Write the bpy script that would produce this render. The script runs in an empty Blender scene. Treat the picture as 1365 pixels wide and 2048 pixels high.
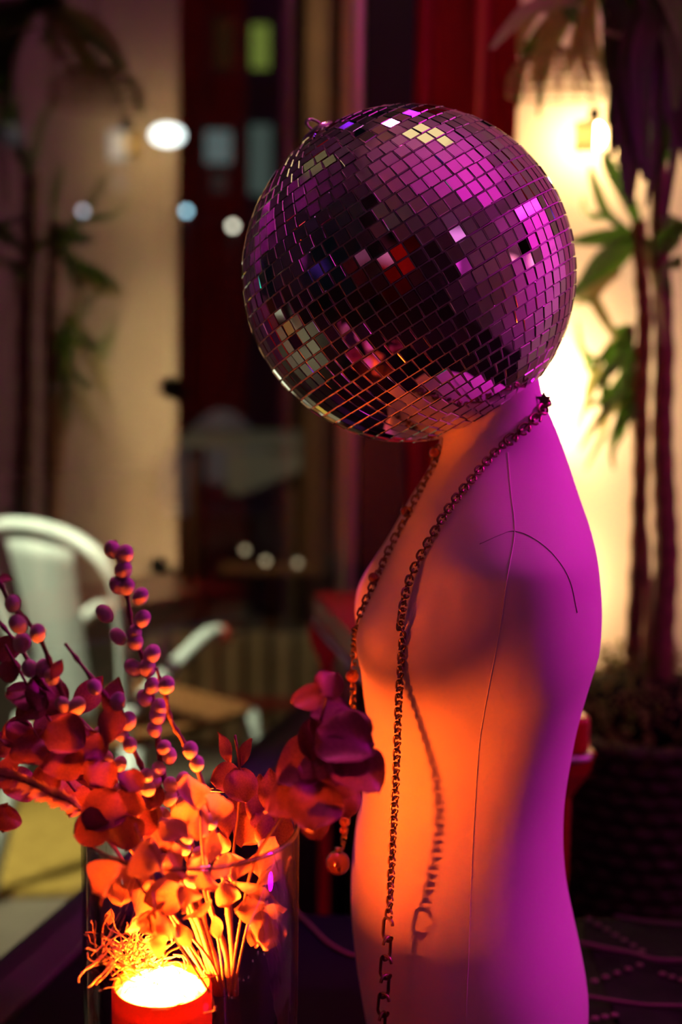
import bpy, math, random
from mathutils import Vector, Matrix, Quaternion
from mathutils.bvhtree import BVHTree

S = bpy.context.scene
COL = S.collection
PI = math.pi
R = math.radians
rnd = random.Random(11)

# ------------------------------------------------------------------ camera
F = 2048 * 50 / 36
CAM_H, PITCH, ROLL = 1.42, 8.8, 0.8
cam = bpy.data.objects.new('camera', bpy.data.cameras.new('camera'))
COL.objects.link(cam)
CM = Matrix.Rotation(R(90 - PITCH), 3, 'X') @ Matrix.Rotation(R(ROLL), 3, 'Z')
CP = Vector((0, 0, CAM_H))
cam.matrix_world = Matrix.Translation(CP) @ CM.to_4x4()
cam.data.sensor_fit = 'VERTICAL'
cam.data.sensor_height = 36
cam.data.sensor_width = 24
cam.data.lens = 50
cam.data.clip_start = 0.02
cam.data.clip_end = 200
cam.data.dof.use_dof = True
cam.data.dof.focus_distance = 1.16
cam.data.dof.aperture_fstop = 2.8
S.camera = cam

# ------------------------------------------------------------------ world, exposure
w = bpy.data.worlds.new('night')
S.world = w
w.use_nodes = True
w.node_tree.nodes['Background'].inputs[0].default_value = (0.05, 0.07, 0.12, 1)
w.node_tree.nodes['Background'].inputs[1].default_value = 0.03
S.view_settings.view_transform = 'Standard'
S.view_settings.look = 'None'
S.view_settings.exposure = 0.0
S.view_settings.gamma = 1.0
S.view_settings.use_curve_mapping = False
S.cycles.max_bounces = 12
S.cycles.transparent_max_bounces = 24
S.cycles.sample_clamp_indirect = 6.0

# ------------------------------------------------------------------ helpers
def ray(px, py):
    return CM @ Vector(((px - 682.5) / F, -(py - 1024) / F, -1))

def at(px, py, Y):
    d = ray(px, py)
    return CP + d * (Y / d.y)

def atz(px, py, z):
    d = ray(px, py)
    return CP + d * ((z - CAM_H) / d.z)

def tag(o, label=None, cat=None, group=None, kind=None):
    if label: o['label'] = label
    if cat: o['category'] = cat
    if group: o['group'] = group
    if kind: o['kind'] = kind
    return o

def empty(name, loc=(0, 0, 0)):
    o = bpy.data.objects.new(name, None)
    o.empty_display_size = 0.02
    COL.objects.link(o)
    o.location = loc
    return o

def link(name, me, parent=None):
    o = bpy.data.objects.new(name, me)
    COL.objects.link(o)
    if parent is not None:
        o.parent = parent
        if parent.type == 'EMPTY' or True:
            o.matrix_parent_inverse = pmat(parent).inverted()
    return o

def pmat(o):
    m = Matrix.LocRotScale(o.location, o.rotation_euler, o.scale)
    if o.parent is not None:
        m = pmat(o.parent) @ o.matrix_parent_inverse @ m
    return m

class MB:
    """collects vertices and faces in world space"""
    def __init__(self):
        self.v, self.f = [], []
    def add(self, vs, fs):
        n = len(self.v)
        self.v += [tuple(p) for p in vs]
        self.f += [tuple(i + n for i in q) for q in fs]
        return self
    def box(self, c, s, rz=0, M=None):
        x, y, z = s[0] / 2, s[1] / 2, s[2] / 2
        m = Matrix.Rotation(rz, 3, 'Z') if M is None else M
        vs = [Vector(c) + m @ Vector((a, b, d)) for a in (-x, x) for b in (-y, y) for d in (-z, z)]
        return self.add(vs, [(0, 1, 3, 2), (4, 6, 7, 5), (0, 4, 5, 1), (2, 3, 7, 6), (0, 2, 6, 4), (1, 5, 7, 3)])
    def prism(self, pts, z0, z1):
        n = len(pts)
        vs = [(p[0], p[1], z0) for p in pts] + [(p[0], p[1], z1) for p in pts]
        return self.add(vs, [tuple(range(n))[::-1], tuple(range(n, 2 * n))] + [(i, (i + 1) % n, n + (i + 1) % n, n + i) for i in range(n)])
    def tube(self, path, r, n=8, cap=True):
        path = [Vector(p) for p in path]
        rs = r if isinstance(r, (list, tuple)) else [r] * len(path)
        up = None
        vs = []
        for i, p in enumerate(path):
            t = (path[min(i + 1, len(path) - 1)] - path[max(i - 1, 0)])
            t = t.normalized() if t.length > 1e-9 else Vector((0, 0, 1))
            if up is None:
                up = t.orthogonal().normalized()
            up = (up - t * up.dot(t))
            up = up.normalized() if up.length > 1e-6 else t.orthogonal().normalized()
            s = t.cross(up)
            for k in range(n):
                a = 2 * PI * k / n
                vs.append(p + (up * math.cos(a) + s * math.sin(a)) * rs[i])
        fs = []
        for i in range(len(path) - 1):
            for k in range(n):
                fs.append((i * n + k, i * n + (k + 1) % n, (i + 1) * n + (k + 1) % n, (i + 1) * n + k))
        if cap:
            fs.append(tuple(range(n))[::-1])
            m = (len(path) - 1) * n
            fs.append(tuple(range(m, m + n)))
        return self.add(vs, fs)
    def lathe(self, prof, c=(0, 0, 0), n=32, M=None, close=False):
        m = M or Matrix.Identity(3)
        vs = []
        for r_, z in prof:
            for k in range(n):
                a = 2 * PI * k / n
                vs.append(Vector(c) + m @ Vector((r_ * math.cos(a), r_ * math.sin(a), z)))
        fs = []
        L = len(prof)
        for i in range(L if close else L - 1):
            j = (i + 1) % L
            for k in range(n):
                fs.append((i * n + k, i * n + (k + 1) % n, j * n + (k + 1) % n, j * n + k))
        if not close:
            fs.append(tuple(range(n))[::-1])
            fs.append(tuple(range((L - 1) * n, L * n)))
        return self.add(vs, fs)
    def ball(self, c, r, M=None, nu=16, nv=10):
        prof = [(max(1e-5, math.sin(PI * i / nv)), -math.cos(PI * i / nv)) for i in range(nv + 1)]
        rr = Vector(r) if hasattr(r, '__len__') else Vector((r, r, r))
        m = (M or Matrix.Identity(3)) @ Matrix.Diagonal(rr)
        return self.lathe(prof, c, nu, m)
    def mesh(self, name, mat, smooth=True):
        me = bpy.data.meshes.new(name)
        me.from_pydata(self.v, [], self.f)
        if smooth:
            me.polygons.foreach_set('use_smooth', [True] * len(me.polygons))
        me.materials.append(mat)
        me.update()
        return me
    def build(self, name, mat, parent=None, smooth=True):
        return link(name, self.mesh(name, mat, smooth), parent)

def bevel(o, wd=0.003, seg=2):
    m = o.modifiers.new('bevel', 'BEVEL')
    m.width = wd
    m.segments = seg
    m.limit_method = 'ANGLE'
    return o

def spline(pts, n=8):
    """Catmull-Rom through points (Vectors or tuples of equal length)"""
    P = [Vector(p) for p in pts]
    out = []
    for i in range(len(P) - 1):
        p0 = P[i - 1] if i > 0 else P[0] * 2 - P[1]
        p1, p2 = P[i], P[i + 1]
        p3 = P[i + 2] if i + 2 < len(P) else P[-1] * 2 - P[-2]
        for k in range(n):
            t = k / n
            out.append(0.5 * ((2 * p1) + (p2 - p0) * t + (2 * p0 - 5 * p1 + 4 * p2 - p3) * t * t + (3 * p1 - p0 - 3 * p2 + p3) * t ** 3))
    out.append(P[-1])
    return out

def interp(tab, x):
    if x <= tab[0][0]: return tab[0][1]
    for a, b in zip(tab, tab[1:]):
        if x <= b[0]:
            t = (x - a[0]) / (b[0] - a[0])
            return a[1] + (b[1] - a[1]) * t
    return tab[-1][1]

# ------------------------------------------------------------------ materials
def mat(name, col, rough=0.6, metal=0.0, noise=None, bump=None, trans=0.0, emit=None, emit_s=0.0, spec=0.5, sheen=0.0, coat=0.0):
    m = bpy.data.materials.new(name)
    m.use_nodes = True
    nt = m.node_tree
    b = nt.nodes['Principled BSDF']
    b.inputs['Base Color'].default_value = (*col, 1)
    b.inputs['Roughness'].default_value = rough
    b.inputs['Metallic'].default_value = metal
    b.inputs['Specular IOR Level'].default_value = spec
    b.inputs['Sheen Weight'].default_value = sheen
    b.inputs['Coat Weight'].default_value = coat
    if emit:
        b.inputs['Emission Color'].default_value = (*emit, 1)
        b.inputs['Emission Strength'].default_value = emit_s
    tc = nt.nodes.new('ShaderNodeTexCoord')
    if noise:
        sc, c2, det = noise
        nz = nt.nodes.new('ShaderNodeTexNoise')
        nz.inputs['Scale'].default_value = sc
        nz.inputs['Detail'].default_value = det
        nt.links.new(tc.outputs['Object'], nz.inputs['Vector'])
        rp = nt.nodes.new('ShaderNodeValToRGB')
        rp.color_ramp.elements[0].position = 0.35
        rp.color_ramp.elements[0].color = (*col, 1)
        rp.color_ramp.elements[1].position = 0.65
        rp.color_ramp.elements[1].color = (*c2, 1)
        nt.links.new(nz.outputs['Fac'], rp.inputs[0])
        nt.links.new(rp.outputs[0], b.inputs['Base Color'])
    if bump:
        sc, st, kind = bump
        if kind == 'weave':
            t1 = nt.nodes.new('ShaderNodeTexWave'); t1.bands_direction = 'X'
            t2 = nt.nodes.new('ShaderNodeTexWave'); t2.bands_direction = 'Z'
            for t in (t1, t2):
                t.inputs['Scale'].default_value = sc
                nt.links.new(tc.outputs['Object'], t.inputs['Vector'])
            mx = nt.nodes.new('ShaderNodeMath'); mx.operation = 'MAXIMUM'
            nt.links.new(t1.outputs['Fac'], mx.inputs[0]); nt.links.new(t2.outputs['Fac'], mx.inputs[1])
            h = mx.outputs[0]
        else:
            t1 = nt.nodes.new('ShaderNodeTexNoise')
            t1.inputs['Scale'].default_value = sc
            t1.inputs['Detail'].default_value = 4
            nt.links.new(tc.outputs['Object'], t1.inputs['Vector'])
            h = t1.outputs['Fac']
        bp = nt.nodes.new('ShaderNodeBump')
        bp.inputs['Strength'].default_value = st
        bp.inputs['Distance'].default_value = 0.001
        nt.links.new(h, bp.inputs['Height'])
        nt.links.new(bp.outputs[0], b.inputs['Normal'])
    if trans > 0:
        tr = nt.nodes.new('ShaderNodeBsdfTranslucent')
        src = b.inputs['Base Color']
        if src.is_linked:
            nt.links.new(src.links[0].from_socket, tr.inputs[0])
        else:
            tr.inputs[0].default_value = (*col, 1)
        mx = nt.nodes.new('ShaderNodeMixShader')
        mx.inputs[0].default_value = trans
        nt.links.new(b.outputs[0], mx.inputs[1])
        nt.links.new(tr.outputs[0], mx.inputs[2])
        nt.links.new(mx.outputs[0], nt.nodes['Material Output'].inputs[0])
    return m

def emis(name, col, s):
    m = bpy.data.materials.new(name)
    m.use_nodes = True
    nt = m.node_tree
    nt.nodes.remove(nt.nodes['Principled BSDF'])
    e = nt.nodes.new('ShaderNodeEmission')
    e.inputs[0].default_value = (*col, 1)
    e.inputs[1].default_value = s
    nt.links.new(e.outputs[0], nt.nodes['Material Output'].inputs[0])
    return m

def glassy(name, tint=(0.97, 0.98, 0.97), f0=0.04, rough=0.0, k=0.96):
    """clear sheet glass: straight-through transmission and a Schlick mirror term"""
    m = bpy.data.materials.new(name)
    m.use_nodes = True
    nt = m.node_tree
    nt.nodes.remove(nt.nodes['Principled BSDF'])
    g = nt.nodes.new('ShaderNodeNewGeometry')
    d = nt.nodes.new('ShaderNodeVectorMath'); d.operation = 'DOT_PRODUCT'
    nt.links.new(g.outputs['Incoming'], d.inputs[0]); nt.links.new(g.outputs['Normal'], d.inputs[1])
    def M_(op, a, b):
        n = nt.nodes.new('ShaderNodeMath'); n.operation = op
        for i, x in enumerate((a, b)):
            if x is None: continue
            if hasattr(x, 'is_output'): nt.links.new(x, n.inputs[i])
            else: n.inputs[i].default_value = x
        return n.outputs[0]
    c = M_('ABSOLUTE', d.outputs['Value'], None)
    p = M_('POWER', M_('SUBTRACT', 1.0, c), 5.0)
    fac = M_('ADD', M_('MULTIPLY', p, k), f0)
    t = nt.nodes.new('ShaderNodeBsdfTransparent'); t.inputs[0].default_value = (*tint, 1)
    gl = nt.nodes.new('ShaderNodeBsdfGlossy'); gl.inputs['Roughness'].default_value = rough
    mx = nt.nodes.new('ShaderNodeMixShader')
    nt.links.new(fac, mx.inputs[0]); nt.links.new(t.outputs[0], mx.inputs[1]); nt.links.new(gl.outputs[0], mx.inputs[2])
    nt.links.new(mx.outputs[0], nt.nodes['Material Output'].inputs[0])
    return m

MT = dict(
    fabric=mat('cotton_jersey', (0.80, 0.76, 0.74), 0.85, noise=(9, (0.76, 0.72, 0.70), 3), bump=(420, 0.12, 'weave'), sheen=0.15),
    seam=mat('seam_thread', (0.78, 0.72, 0.71), 0.9),
    mirror=mat('mirror_tile', (0.93, 0.92, 0.93), 0.015, 1.0),
    core=mat('ball_core', (0.62, 0.58, 0.60), 0.5),
    chrome=mat('chrome', (0.75, 0.74, 0.74), 0.15, 1.0),
    brass=mat('dark_brass_chain', (0.34, 0.22, 0.16), 0.32, 1.0),
    bead=mat('amber_glass_bead', (0.30, 0.08, 0.05), 0.06, 0.35, coat=1.0),
    vase=glassy('vase_glass', (0.985, 0.965, 0.955), 0.05),
    vrim=glassy('vase_rim_glass', (0.75, 0.68, 0.66), 0.28),
    pane=glassy('window_glass', (0.94, 0.95, 0.94), 0.085, 0.0, 0.915),
    rim=mat('glass_rim', (0.75, 0.7, 0.7), 0.08, 0.0, coat=1.0),
    stem=mat('willow_bark', (0.16, 0.07, 0.06), 0.6, noise=(60, (0.24, 0.12, 0.08), 3)),
    bud=mat('willow_catkin_fur', (0.58, 0.50, 0.52), 0.95, bump=(900, 0.6, 'noise'), sheen=0.6, trans=0.15),
    leaf=mat('dried_eucalyptus_leaf', (0.17, 0.050, 0.052), 0.5, noise=(25, (0.25, 0.085, 0.075), 4), trans=0.16),
    litleaf=mat('lit_dried_leaf', (0.46, 0.26, 0.16), 0.55, noise=(25, (0.56, 0.34, 0.20), 4), trans=0.40),  # lighter leaf copy, the candle's light on the inner sprigs put into the colour
    straw=mat('raffia_straw', (0.85, 0.62, 0.30), 0.7, trans=0.4),
    feather=mat('dried_fern', (0.70, 0.50, 0.32), 0.8, trans=0.4),
    black=mat('black_lacquer', (0.006, 0.005, 0.006), 0.7, spec=0.06),
    frame=mat('black_window_frame', (0.010, 0.010, 0.011), 0.4),
    alu=mat('cream_lit_strip', (0.80, 0.72, 0.52), 0.35, 0.3),  # cream light on the metal strip put into its base colour
    railm=mat('grey_sill_metal', (0.06, 0.055, 0.045), 0.6, 0.0, spec=0.2),
    cream=mat('cream_plaster', (0.86, 0.78, 0.60), 0.9, noise=(3, (0.82, 0.74, 0.57), 4), bump=(40, 0.25, 'noise')),
    plain=mat('grey_plaster', (0.55, 0.52, 0.54), 0.9, noise=(2, (0.50, 0.47, 0.50), 3)),
    dark=mat('dark_paint', (0.05, 0.045, 0.05), 0.8, noise=(2, (0.035, 0.03, 0.035), 3)),
    floor=mat('dark_floorboards', (0.06, 0.04, 0.03), 0.5, noise=(4, (0.04, 0.025, 0.02), 4)),
    curtain=mat('red_velvet', (0.30, 0.008, 0.006), 0.85, noise=(6, (0.24, 0.006, 0.005), 3)),
    redm=mat('red_lacquered_metal', (0.50, 0.025, 0.015), 0.28, coat=0.4),
    runner=mat('dark_woven_cloth', (0.012, 0.008, 0.014), 0.8, spec=0.05, noise=(35, (0.006, 0.004, 0.008), 5), bump=(160, 0.5, 'weave')),
    trim=mat('braided_cloth_trim', (0.13, 0.06, 0.09), 0.6, spec=0.2),
    wicker=mat('dark_wicker', (0.04, 0.018, 0.014), 0.7, noise=(40, (0.02, 0.010, 0.008), 3)),
    moss=mat('moss_leaves', (0.10, 0.11, 0.015), 0.7, noise=(30, (0.17, 0.15, 0.02), 3), trans=0.25),
    strap=mat('strap_leaf_green', (0.075, 0.22, 0.025), 0.4, noise=(14, (0.11, 0.30, 0.04), 3), trans=0.35),
    deep=mat('deep_green_leaf', (0.030, 0.050, 0.012), 0.5, noise=(18, (0.06, 0.045, 0.015), 3), trans=0.12),
    palm=mat('pale_palm_leaf', (0.38, 0.42, 0.14), 0.5, noise=(20, (0.46, 0.44, 0.18), 3), trans=0.4),
    cane=mat('brown_cane_bark', (0.26, 0.12, 0.07), 0.7, noise=(40, (0.16, 0.07, 0.04), 4), bump=(90, 0.8, 'noise')),
    rattan=mat('rattan', (0.55, 0.38, 0.16), 0.6, noise=(30, (0.42, 0.28, 0.11), 3)),
    paper=mat('cream_paper', (0.85, 0.75, 0.5), 0.8, trans=0.6),
    rimm=mat('brushed_rim_metal', (0.7, 0.66, 0.68), 0.5, 0.8),
    globe=emis('frosted_globe_glow', (1.0, 0.74, 0.40), 60),
    bulb=emis('bulb_glow', (1.0, 0.68, 0.30), 120),
    white=mat('white_painted_steel', (0.72, 0.76, 0.66), 0.4),
    redlit=mat('red_lit_tip', (0.75, 0.10, 0.06), 0.5),  # red reflected light on the armrest tip, put into the colour
    shell=mat('grey_blue_plastic', (0.30, 0.33, 0.42), 0.5),
    cloth=mat('pale_table_cloth', (0.42, 0.40, 0.30), 0.8),
    wood=mat('weathered_boards', (0.62, 0.43, 0.22), 0.8, noise=(12, (0.52, 0.34, 0.16), 4)),
    post=mat('orange_brown_timber', (0.30, 0.11, 0.025), 0.7, noise=(12, (0.22, 0.08, 0.02), 4)),
    mat_=mat('ochre_coir_mat', (0.55, 0.34, 0.06), 0.9, noise=(30, (0.42, 0.25, 0.04), 4), bump=(300, 0.7, 'noise')),
    paving=mat('terrace_paving', (0.22, 0.17, 0.11), 0.85, noise=(5, (0.16, 0.12, 0.08), 5)),
    brick=mat('dark_brown_brick', (0.060, 0.028, 0.014), 0.9, noise=(3, (0.035, 0.018, 0.010), 5)),
    wax=mat('orange_wax', (0.60, 0.15, 0.03), 0.5, trans=0.35),
    cable=mat('brown_cable', (0.20, 0.07, 0.05), 0.5),
)

# ------------------------------------------------------------------ the window line (plan view)
WP = atz(0, 1960, 0.66)
WM = 0.30                                  # dx/dy of the shop window
WD = Vector((WM, 1, 0)).normalized()
WN = Vector((1, -WM, 0)).normalized()       # towards the room
def wl(Y, off=0.0, z=0.0):
    p = WP + WD * ((Y - WP.y) / WD.y) + WN * off
    return Vector((p.x, p.y, z))
YB = 2.68                                   # back wall

# ------------------------------------------------------------------ structure
def struct(o): o['kind'] = 'structure'; return o
XR = 1.95
c0, c1 = wl(-2.6), wl(YB)
struct(MB().prism([(c0.x, -2.6), (XR, -2.6), (XR, YB), (c1.x, YB)], -0.06, 0.0).build('floor', MT['floor'], smooth=False))
struct(MB().prism([(c0.x - 0.1, -2.7), (XR + .1, -2.7), (XR + .1, YB + .1), (c1.x - .1, YB + .1)], 2.9, 2.98).build('ceiling', MT['plain'], smooth=False))
struct(MB().box(((c1.x + XR) / 2 + .05, YB + .05, 1.45), (XR - c1.x + .1, .1, 2.9)).build('wall_back', MT['cream'], smooth=False))
struct(MB().box((XR + .05, (YB - 2.6) / 2, 1.45), (.1, YB + 2.6, 2.9)).build('wall_right', MT['plain'], smooth=False))
struct(MB().box(((c0.x + XR) / 2, -2.65, 1.45), (XR - c0.x, .1, 2.9)).build('wall_rear', MT['dark'], smooth=False))

win = empty('window_1', wl(1.0))
struct(win)
ang = math.atan2(WD.y, WD.x)
gm = (wl(-2.55) + wl(YB - .03)) / 2
gl_len = (wl(YB - .03) - wl(-2.55)).length
MB().box((gm.x, gm.y, (0.66 + 2.9) / 2), (gl_len, .006, 2.24), ang).build('pane', MT['pane'], win, smooth=False)
g0 = wl(-2.55); 
bevel(MB().box((gm.x, gm.y, 0.33) , (gl_len, .10, 0.62), ang).build('apron', MT['frame'], win, smooth=False))
q = gm + WN * 0.012
bevel(MB().box((q.x, q.y, 0.645), (gl_len, .07, 0.03), ang).build('sill', MT['railm'], win, smooth=False), .004)
q = at(706, 600, 2.56)
MB().tube([(q.x, q.y, .66), (q.x, q.y, 2.9)], .0125, 16).build('glazing_strip', MT['alu'], win)
q = at(770, 600, 2.60)
bevel(MB().box((q.x, q.y, 1.45), (.085, .08, 2.9)).build('corner_post', MT['frame'], win, smooth=False))
for yy in (0.05, -1.4):
    q = wl(yy, .01)
    bevel(MB().box((q.x, q.y, 1.78), (.05, .06, 2.24), ang).build('mullion', MT['frame'], win, smooth=False))

# terrace and facade outside
struct(MB().prism([(-9, -6), (c0.x - .15, -6), (wl(-2.6).x - .08, -2.6), (wl(YB).x - .08, YB), (4, YB + .3), (9, 16), (-9, 16)], -0.08, -0.005).build('terrace_ground', MT['paving'], smooth=False))

# ------------------------------------------------------------------ display table
dt = empty('display_table', (0.3, 1.1, 0))
tag(dt, 'black lacquered display table under the mannequin torso and glass vase', 'table')
TZ = 0.66
a, b = wl(0.5, .06), wl(1.66, .06)
bevel(MB().prism([(a.x, .5), (1.15, .5), (1.15, 1.66), (b.x, 1.66)], TZ - .04, TZ).build('table_top', MT['black'], dt, smooth=False))
for x, y in ((a.x + .1, .56), (1.09, .56), (1.09, 1.60), (b.x + .08, 1.60)):
    bevel(MB().box((x, y, (TZ - .04) / 2), (.05, .05, TZ - .04)).build('leg', MT['black'], dt, smooth=False))

# ------------------------------------------------------------------ mannequin torso
YC = 1.30
XL = [(755, 945), (800, 905), (840, 890), (885, 880), (915, 872), (960, 850), (1000, 826), (1055, 797), (1105, 768), (1150, 740), (1195, 718), (1240, 708), (1280, 709), (1320, 716), (1400, 729), (1450, 736), (1500, 739), (1550, 735), (1600, 725), (1650, 715), (1700, 708), (1760, 703), (1820, 703), (1900, 711), (1960, 720), (2048, 736), (2110, 748)]
XRt = [(755, 1076), (800, 1087), (860, 1112), (915, 1131), (985, 1151), (1040, 1168), (1100, 1181), (1170, 1189), (1220, 1190), (1270, 1186), (1310, 1175), (1370, 1159), (1430, 1145), (1500, 1133), (1560, 1124), (1620, 1120), (1680, 1121), (1740, 1127), (1800, 1139), (1860, 1152), (1920, 1163), (1970, 1167), (2048, 1160), (2110, 1148)]
BB = [(755, .050), (800, .053), (840, .058), (885, .070), (920, .090), (960, .120), (1000, .150), (1035, .170), (1060, .181), (1085, .186), (1140, .188), (1220, .186), (1290, .178), (1360, .163), (1450, .146), (1550, .138), (1650, .142), (1750, .152), (1850, .163), (1950, .168), (2048, .166), (2110, .16)]
def smooth_tab(t):
    P = spline([(p[0], p[1], 0) for p in t], 6)
    return [(p.x, p.y) for p in P]
XLs, XRs, BBs = smooth_tab(XL), smooth_tab(XRt), smooth_tab(BB)
NA = 120
rows = [755 + i * (2100 - 755) / 150 for i in range(151)]
vs, fs = [], []
for y in rows:
    xl, xr, b_ = interp(XLs, y), interp(XRs, y), interp(BBs, y)
    pl, pr = at(xl, y, YC), at(xr, y, YC)
    c = (pl + pr) / 2
    a_ = (pr - pl).length / 2
    ax = (pr - pl).normalized()
    bust = math.exp(-((y - 1235) / 75) ** 2)
    ex = 2.25
    for k in range(NA):
        t = 2 * PI * k / NA
        ct, st = math.cos(t), math.sin(t)
        u = math.copysign(abs(ct) ** (2 / ex), ct)
        v = math.copysign(abs(st) ** (2 / ex), st)
        p = c + ax * (a_ * u) + Vector((0, 1, 0)) * (b_ * v)
        # cleavage between the breasts and fullness either side of it
        d = abs(t - PI)
        if d < 1.4:
            p += ax * (0.016 * bust * math.exp(-(d / 0.16) ** 2))
            p += (ax * -0.010 + Vector((0, math.copysign(0.006, st), 0))) * bust * math.exp(-((d - 0.62) / 0.30) ** 2)
        vs.append(p)
L = len(rows)
for i in range(L - 1):
    for k in range(NA):
        fs.append((i * NA + k, (i + 1) * NA + k, (i + 1) * NA + (k + 1) % NA, i * NA + (k + 1) % NA))
fs.append(tuple(range(NA)))
fs.append(tuple(range((L - 1) * NA, L * NA))[::-1])
zmin = min(p.z for p in vs)
man = empty('mannequin_torso', (0.16, YC, TZ))
tag(man, 'white fabric dressmaker torso in profile with the mirror ball for a head', 'mannequin')
mbody = MB().add(vs, fs)
body = mbody.build('torso_body', MT['fabric'], man)
BV = BVHTree.FromPolygons([Vector(v) for v in mbody.v], mbody.f)
def on_body(px, py, lift=0.0):
    d = ray(px, py).normalized()
    h = BV.ray_cast(CP, d)
    if h[0] is None: return None
    n = h[1]
    if n.dot(d) > 0: n = -n
    return h[0] + n * lift
cz = at(945, 2095, YC)
bevel(MB().lathe([(.105, TZ), (.105, TZ + .012), (.03, TZ + .02), (.025, max(TZ + .03, zmin + .02))], (cz.x, YC, 0), 40).build('stand_foot', MT['black'], man), .002)
def seam(pts, r=.0004, name='seam'):
    P = [on_body(p[0], p[1], .0002) for p in [(q.x, q.y) for q in spline([(a, b, 0) for a, b in pts], 8)]]
    P = [p for p in P if p]
    MB().tube(P, r, 6).build(name, MT['seam'], man)
seam([(1016, 905), (1022, 980), (1030, 1062), (1016, 1150), (1000, 1260), (985, 1340), (968, 1430), (958, 1500), (949, 1640), (943, 1760), (938, 1900), (931, 2060)])
seam([(960, 1088), (1000, 1070), (1030, 1062), (1070, 1078), (1110, 1112), (1140, 1160), (1155, 1225)], .0005)

# ------------------------------------------------------------------ disco ball
RB = 0.15
BC = at(817, 552, 1.0)
BC = CP + (BC - CP).normalized() * 1.303
rt = CM @ Vector((1, 0, 0)); upv = CM @ Vector((0, 1, 0)); fw = CM @ Vector((0, 0, -1))
vdir = (BC - CP).normalized()
upb = (upv - vdir * upv.dot(vdir)).normalized()
AX = (rt * -0.535 + upb * 0.845 + vdir * 0.075).normalized()
BMx = AX.to_track_quat('Z', 'Y').to_matrix()
db = empty('disco_ball', BC - Vector((0, 0, RB)))
tag(db, 'large mirror-tiled disco ball resting on the neck of the torso', 'disco ball')
MB().ball(BC, RB - .0022, BMx, 64, 40).build('ball_core', MT['core'], db)
DL = R(4.72)
unit = MB()
e_ = .46
zz = .5
vsu = [(-.5, -.5, -zz), (.5, -.5, -zz), (.5, .5, -zz), (-.5, .5, -zz), (-.5, -.5, .2), (.5, -.5, .2), (.5, .5, .2), (-.5, .5, .2), (-e_, -e_, zz), (e_, -e_, zz), (e_, e_, zz), (-e_, e_, zz)]
fsu = [(3, 2, 1, 0), (8, 9, 10, 11)] + [(i, (i + 1) % 4, 4 + (i + 1) % 4, 4 + i) for i in range(4)] + [(4 + i, 4 + (i + 1) % 4, 8 + (i + 1) % 4, 8 + i) for i in range(4)]
unit.add(vsu, fsu)
tile_me = unit.mesh('mirror_tile', MT['mirror'], smooth=False)
tiles = []
nrow = int(PI / DL)
jr = random.Random(5)
for i in range(1, nrow):
    lat = -PI / 2 + DL * i + (PI - nrow * DL) / 2
    cir = 2 * PI * math.cos(lat)
    n = max(4, int(cir / (DL * 1.0)))
    off = jr.random() * 2 * PI
    for k in range(n):
        lon = off + 2 * PI * k / n
        nrm = BMx @ Vector((math.cos(lat) * math.cos(lon), math.cos(lat) * math.sin(lon), math.sin(lat)))
        ex_ = BMx @ Vector((-math.sin(lon), math.cos(lon), 0))
        q1 = Quaternion(ex_, jr.gauss(0, .016))
        q2 = Quaternion(nrm.cross(ex_), jr.gauss(0, .016))
        n2 = (q1 @ q2) @ nrm
        ey = n2.cross(ex_).normalized()
        ex2 = ey.cross(n2).normalized()
        tw = RB * cir / n - .0011
        th = RB * DL - .0011
        m3 = Matrix((ex2, ey, n2)).transposed() @ Matrix.Diagonal((tw, th, .0028))
        c = BC + nrm * (RB - .0014 + jr.uniform(-.0003, .0003))
        vd = (CP - c).normalized()
        score = nrm.dot(vd)
        # tiles pressed against the neck are left off
        hit = BV.find_nearest(c)
        inside = hit[0] is not None and (c - hit[0]).dot(hit[1]) < 0.001 and hit[3] < .03
        tiles.append((score, m3.to_4x4(), c, inside))
tiles = [t for t in tiles if not t[3]]
tiles.sort(key=lambda t: -t[0])
rest = MB()
for i, (sc, m4, c, _) in enumerate(tiles):
    M4 = Matrix.Translation(c) @ m4
    if i < 300:
        o = bpy.data.objects.new('mirror_tile', tile_me)
        COL.objects.link(o)
        o.parent = db
        o.matrix_parent_inverse = Matrix.Translation(-db.location)
        o.matrix_basis = M4
    else:
        rest.add([M4 @ Vector(v) for v in vsu], fsu)
ro = rest.build('mirror_tiles', MT['mirror'], db, smooth=False)
ro['kind'] = 'stuff'
cap = MB().lathe([(.016, -.002), (.016, .003), (.006, .006)], BC + AX * RB, 24, BMx).build('end_cap', MT['chrome'], db)
ringc = BC + AX * (RB + .008)
MB().tube([ringc + (AX * math.cos(t) + rt * math.sin(t)) * .0062 for t in [2 * PI * k / 24 for k in range(25)]], .0016, 8).build('hanging_ring', MT['chrome'], db)

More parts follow.
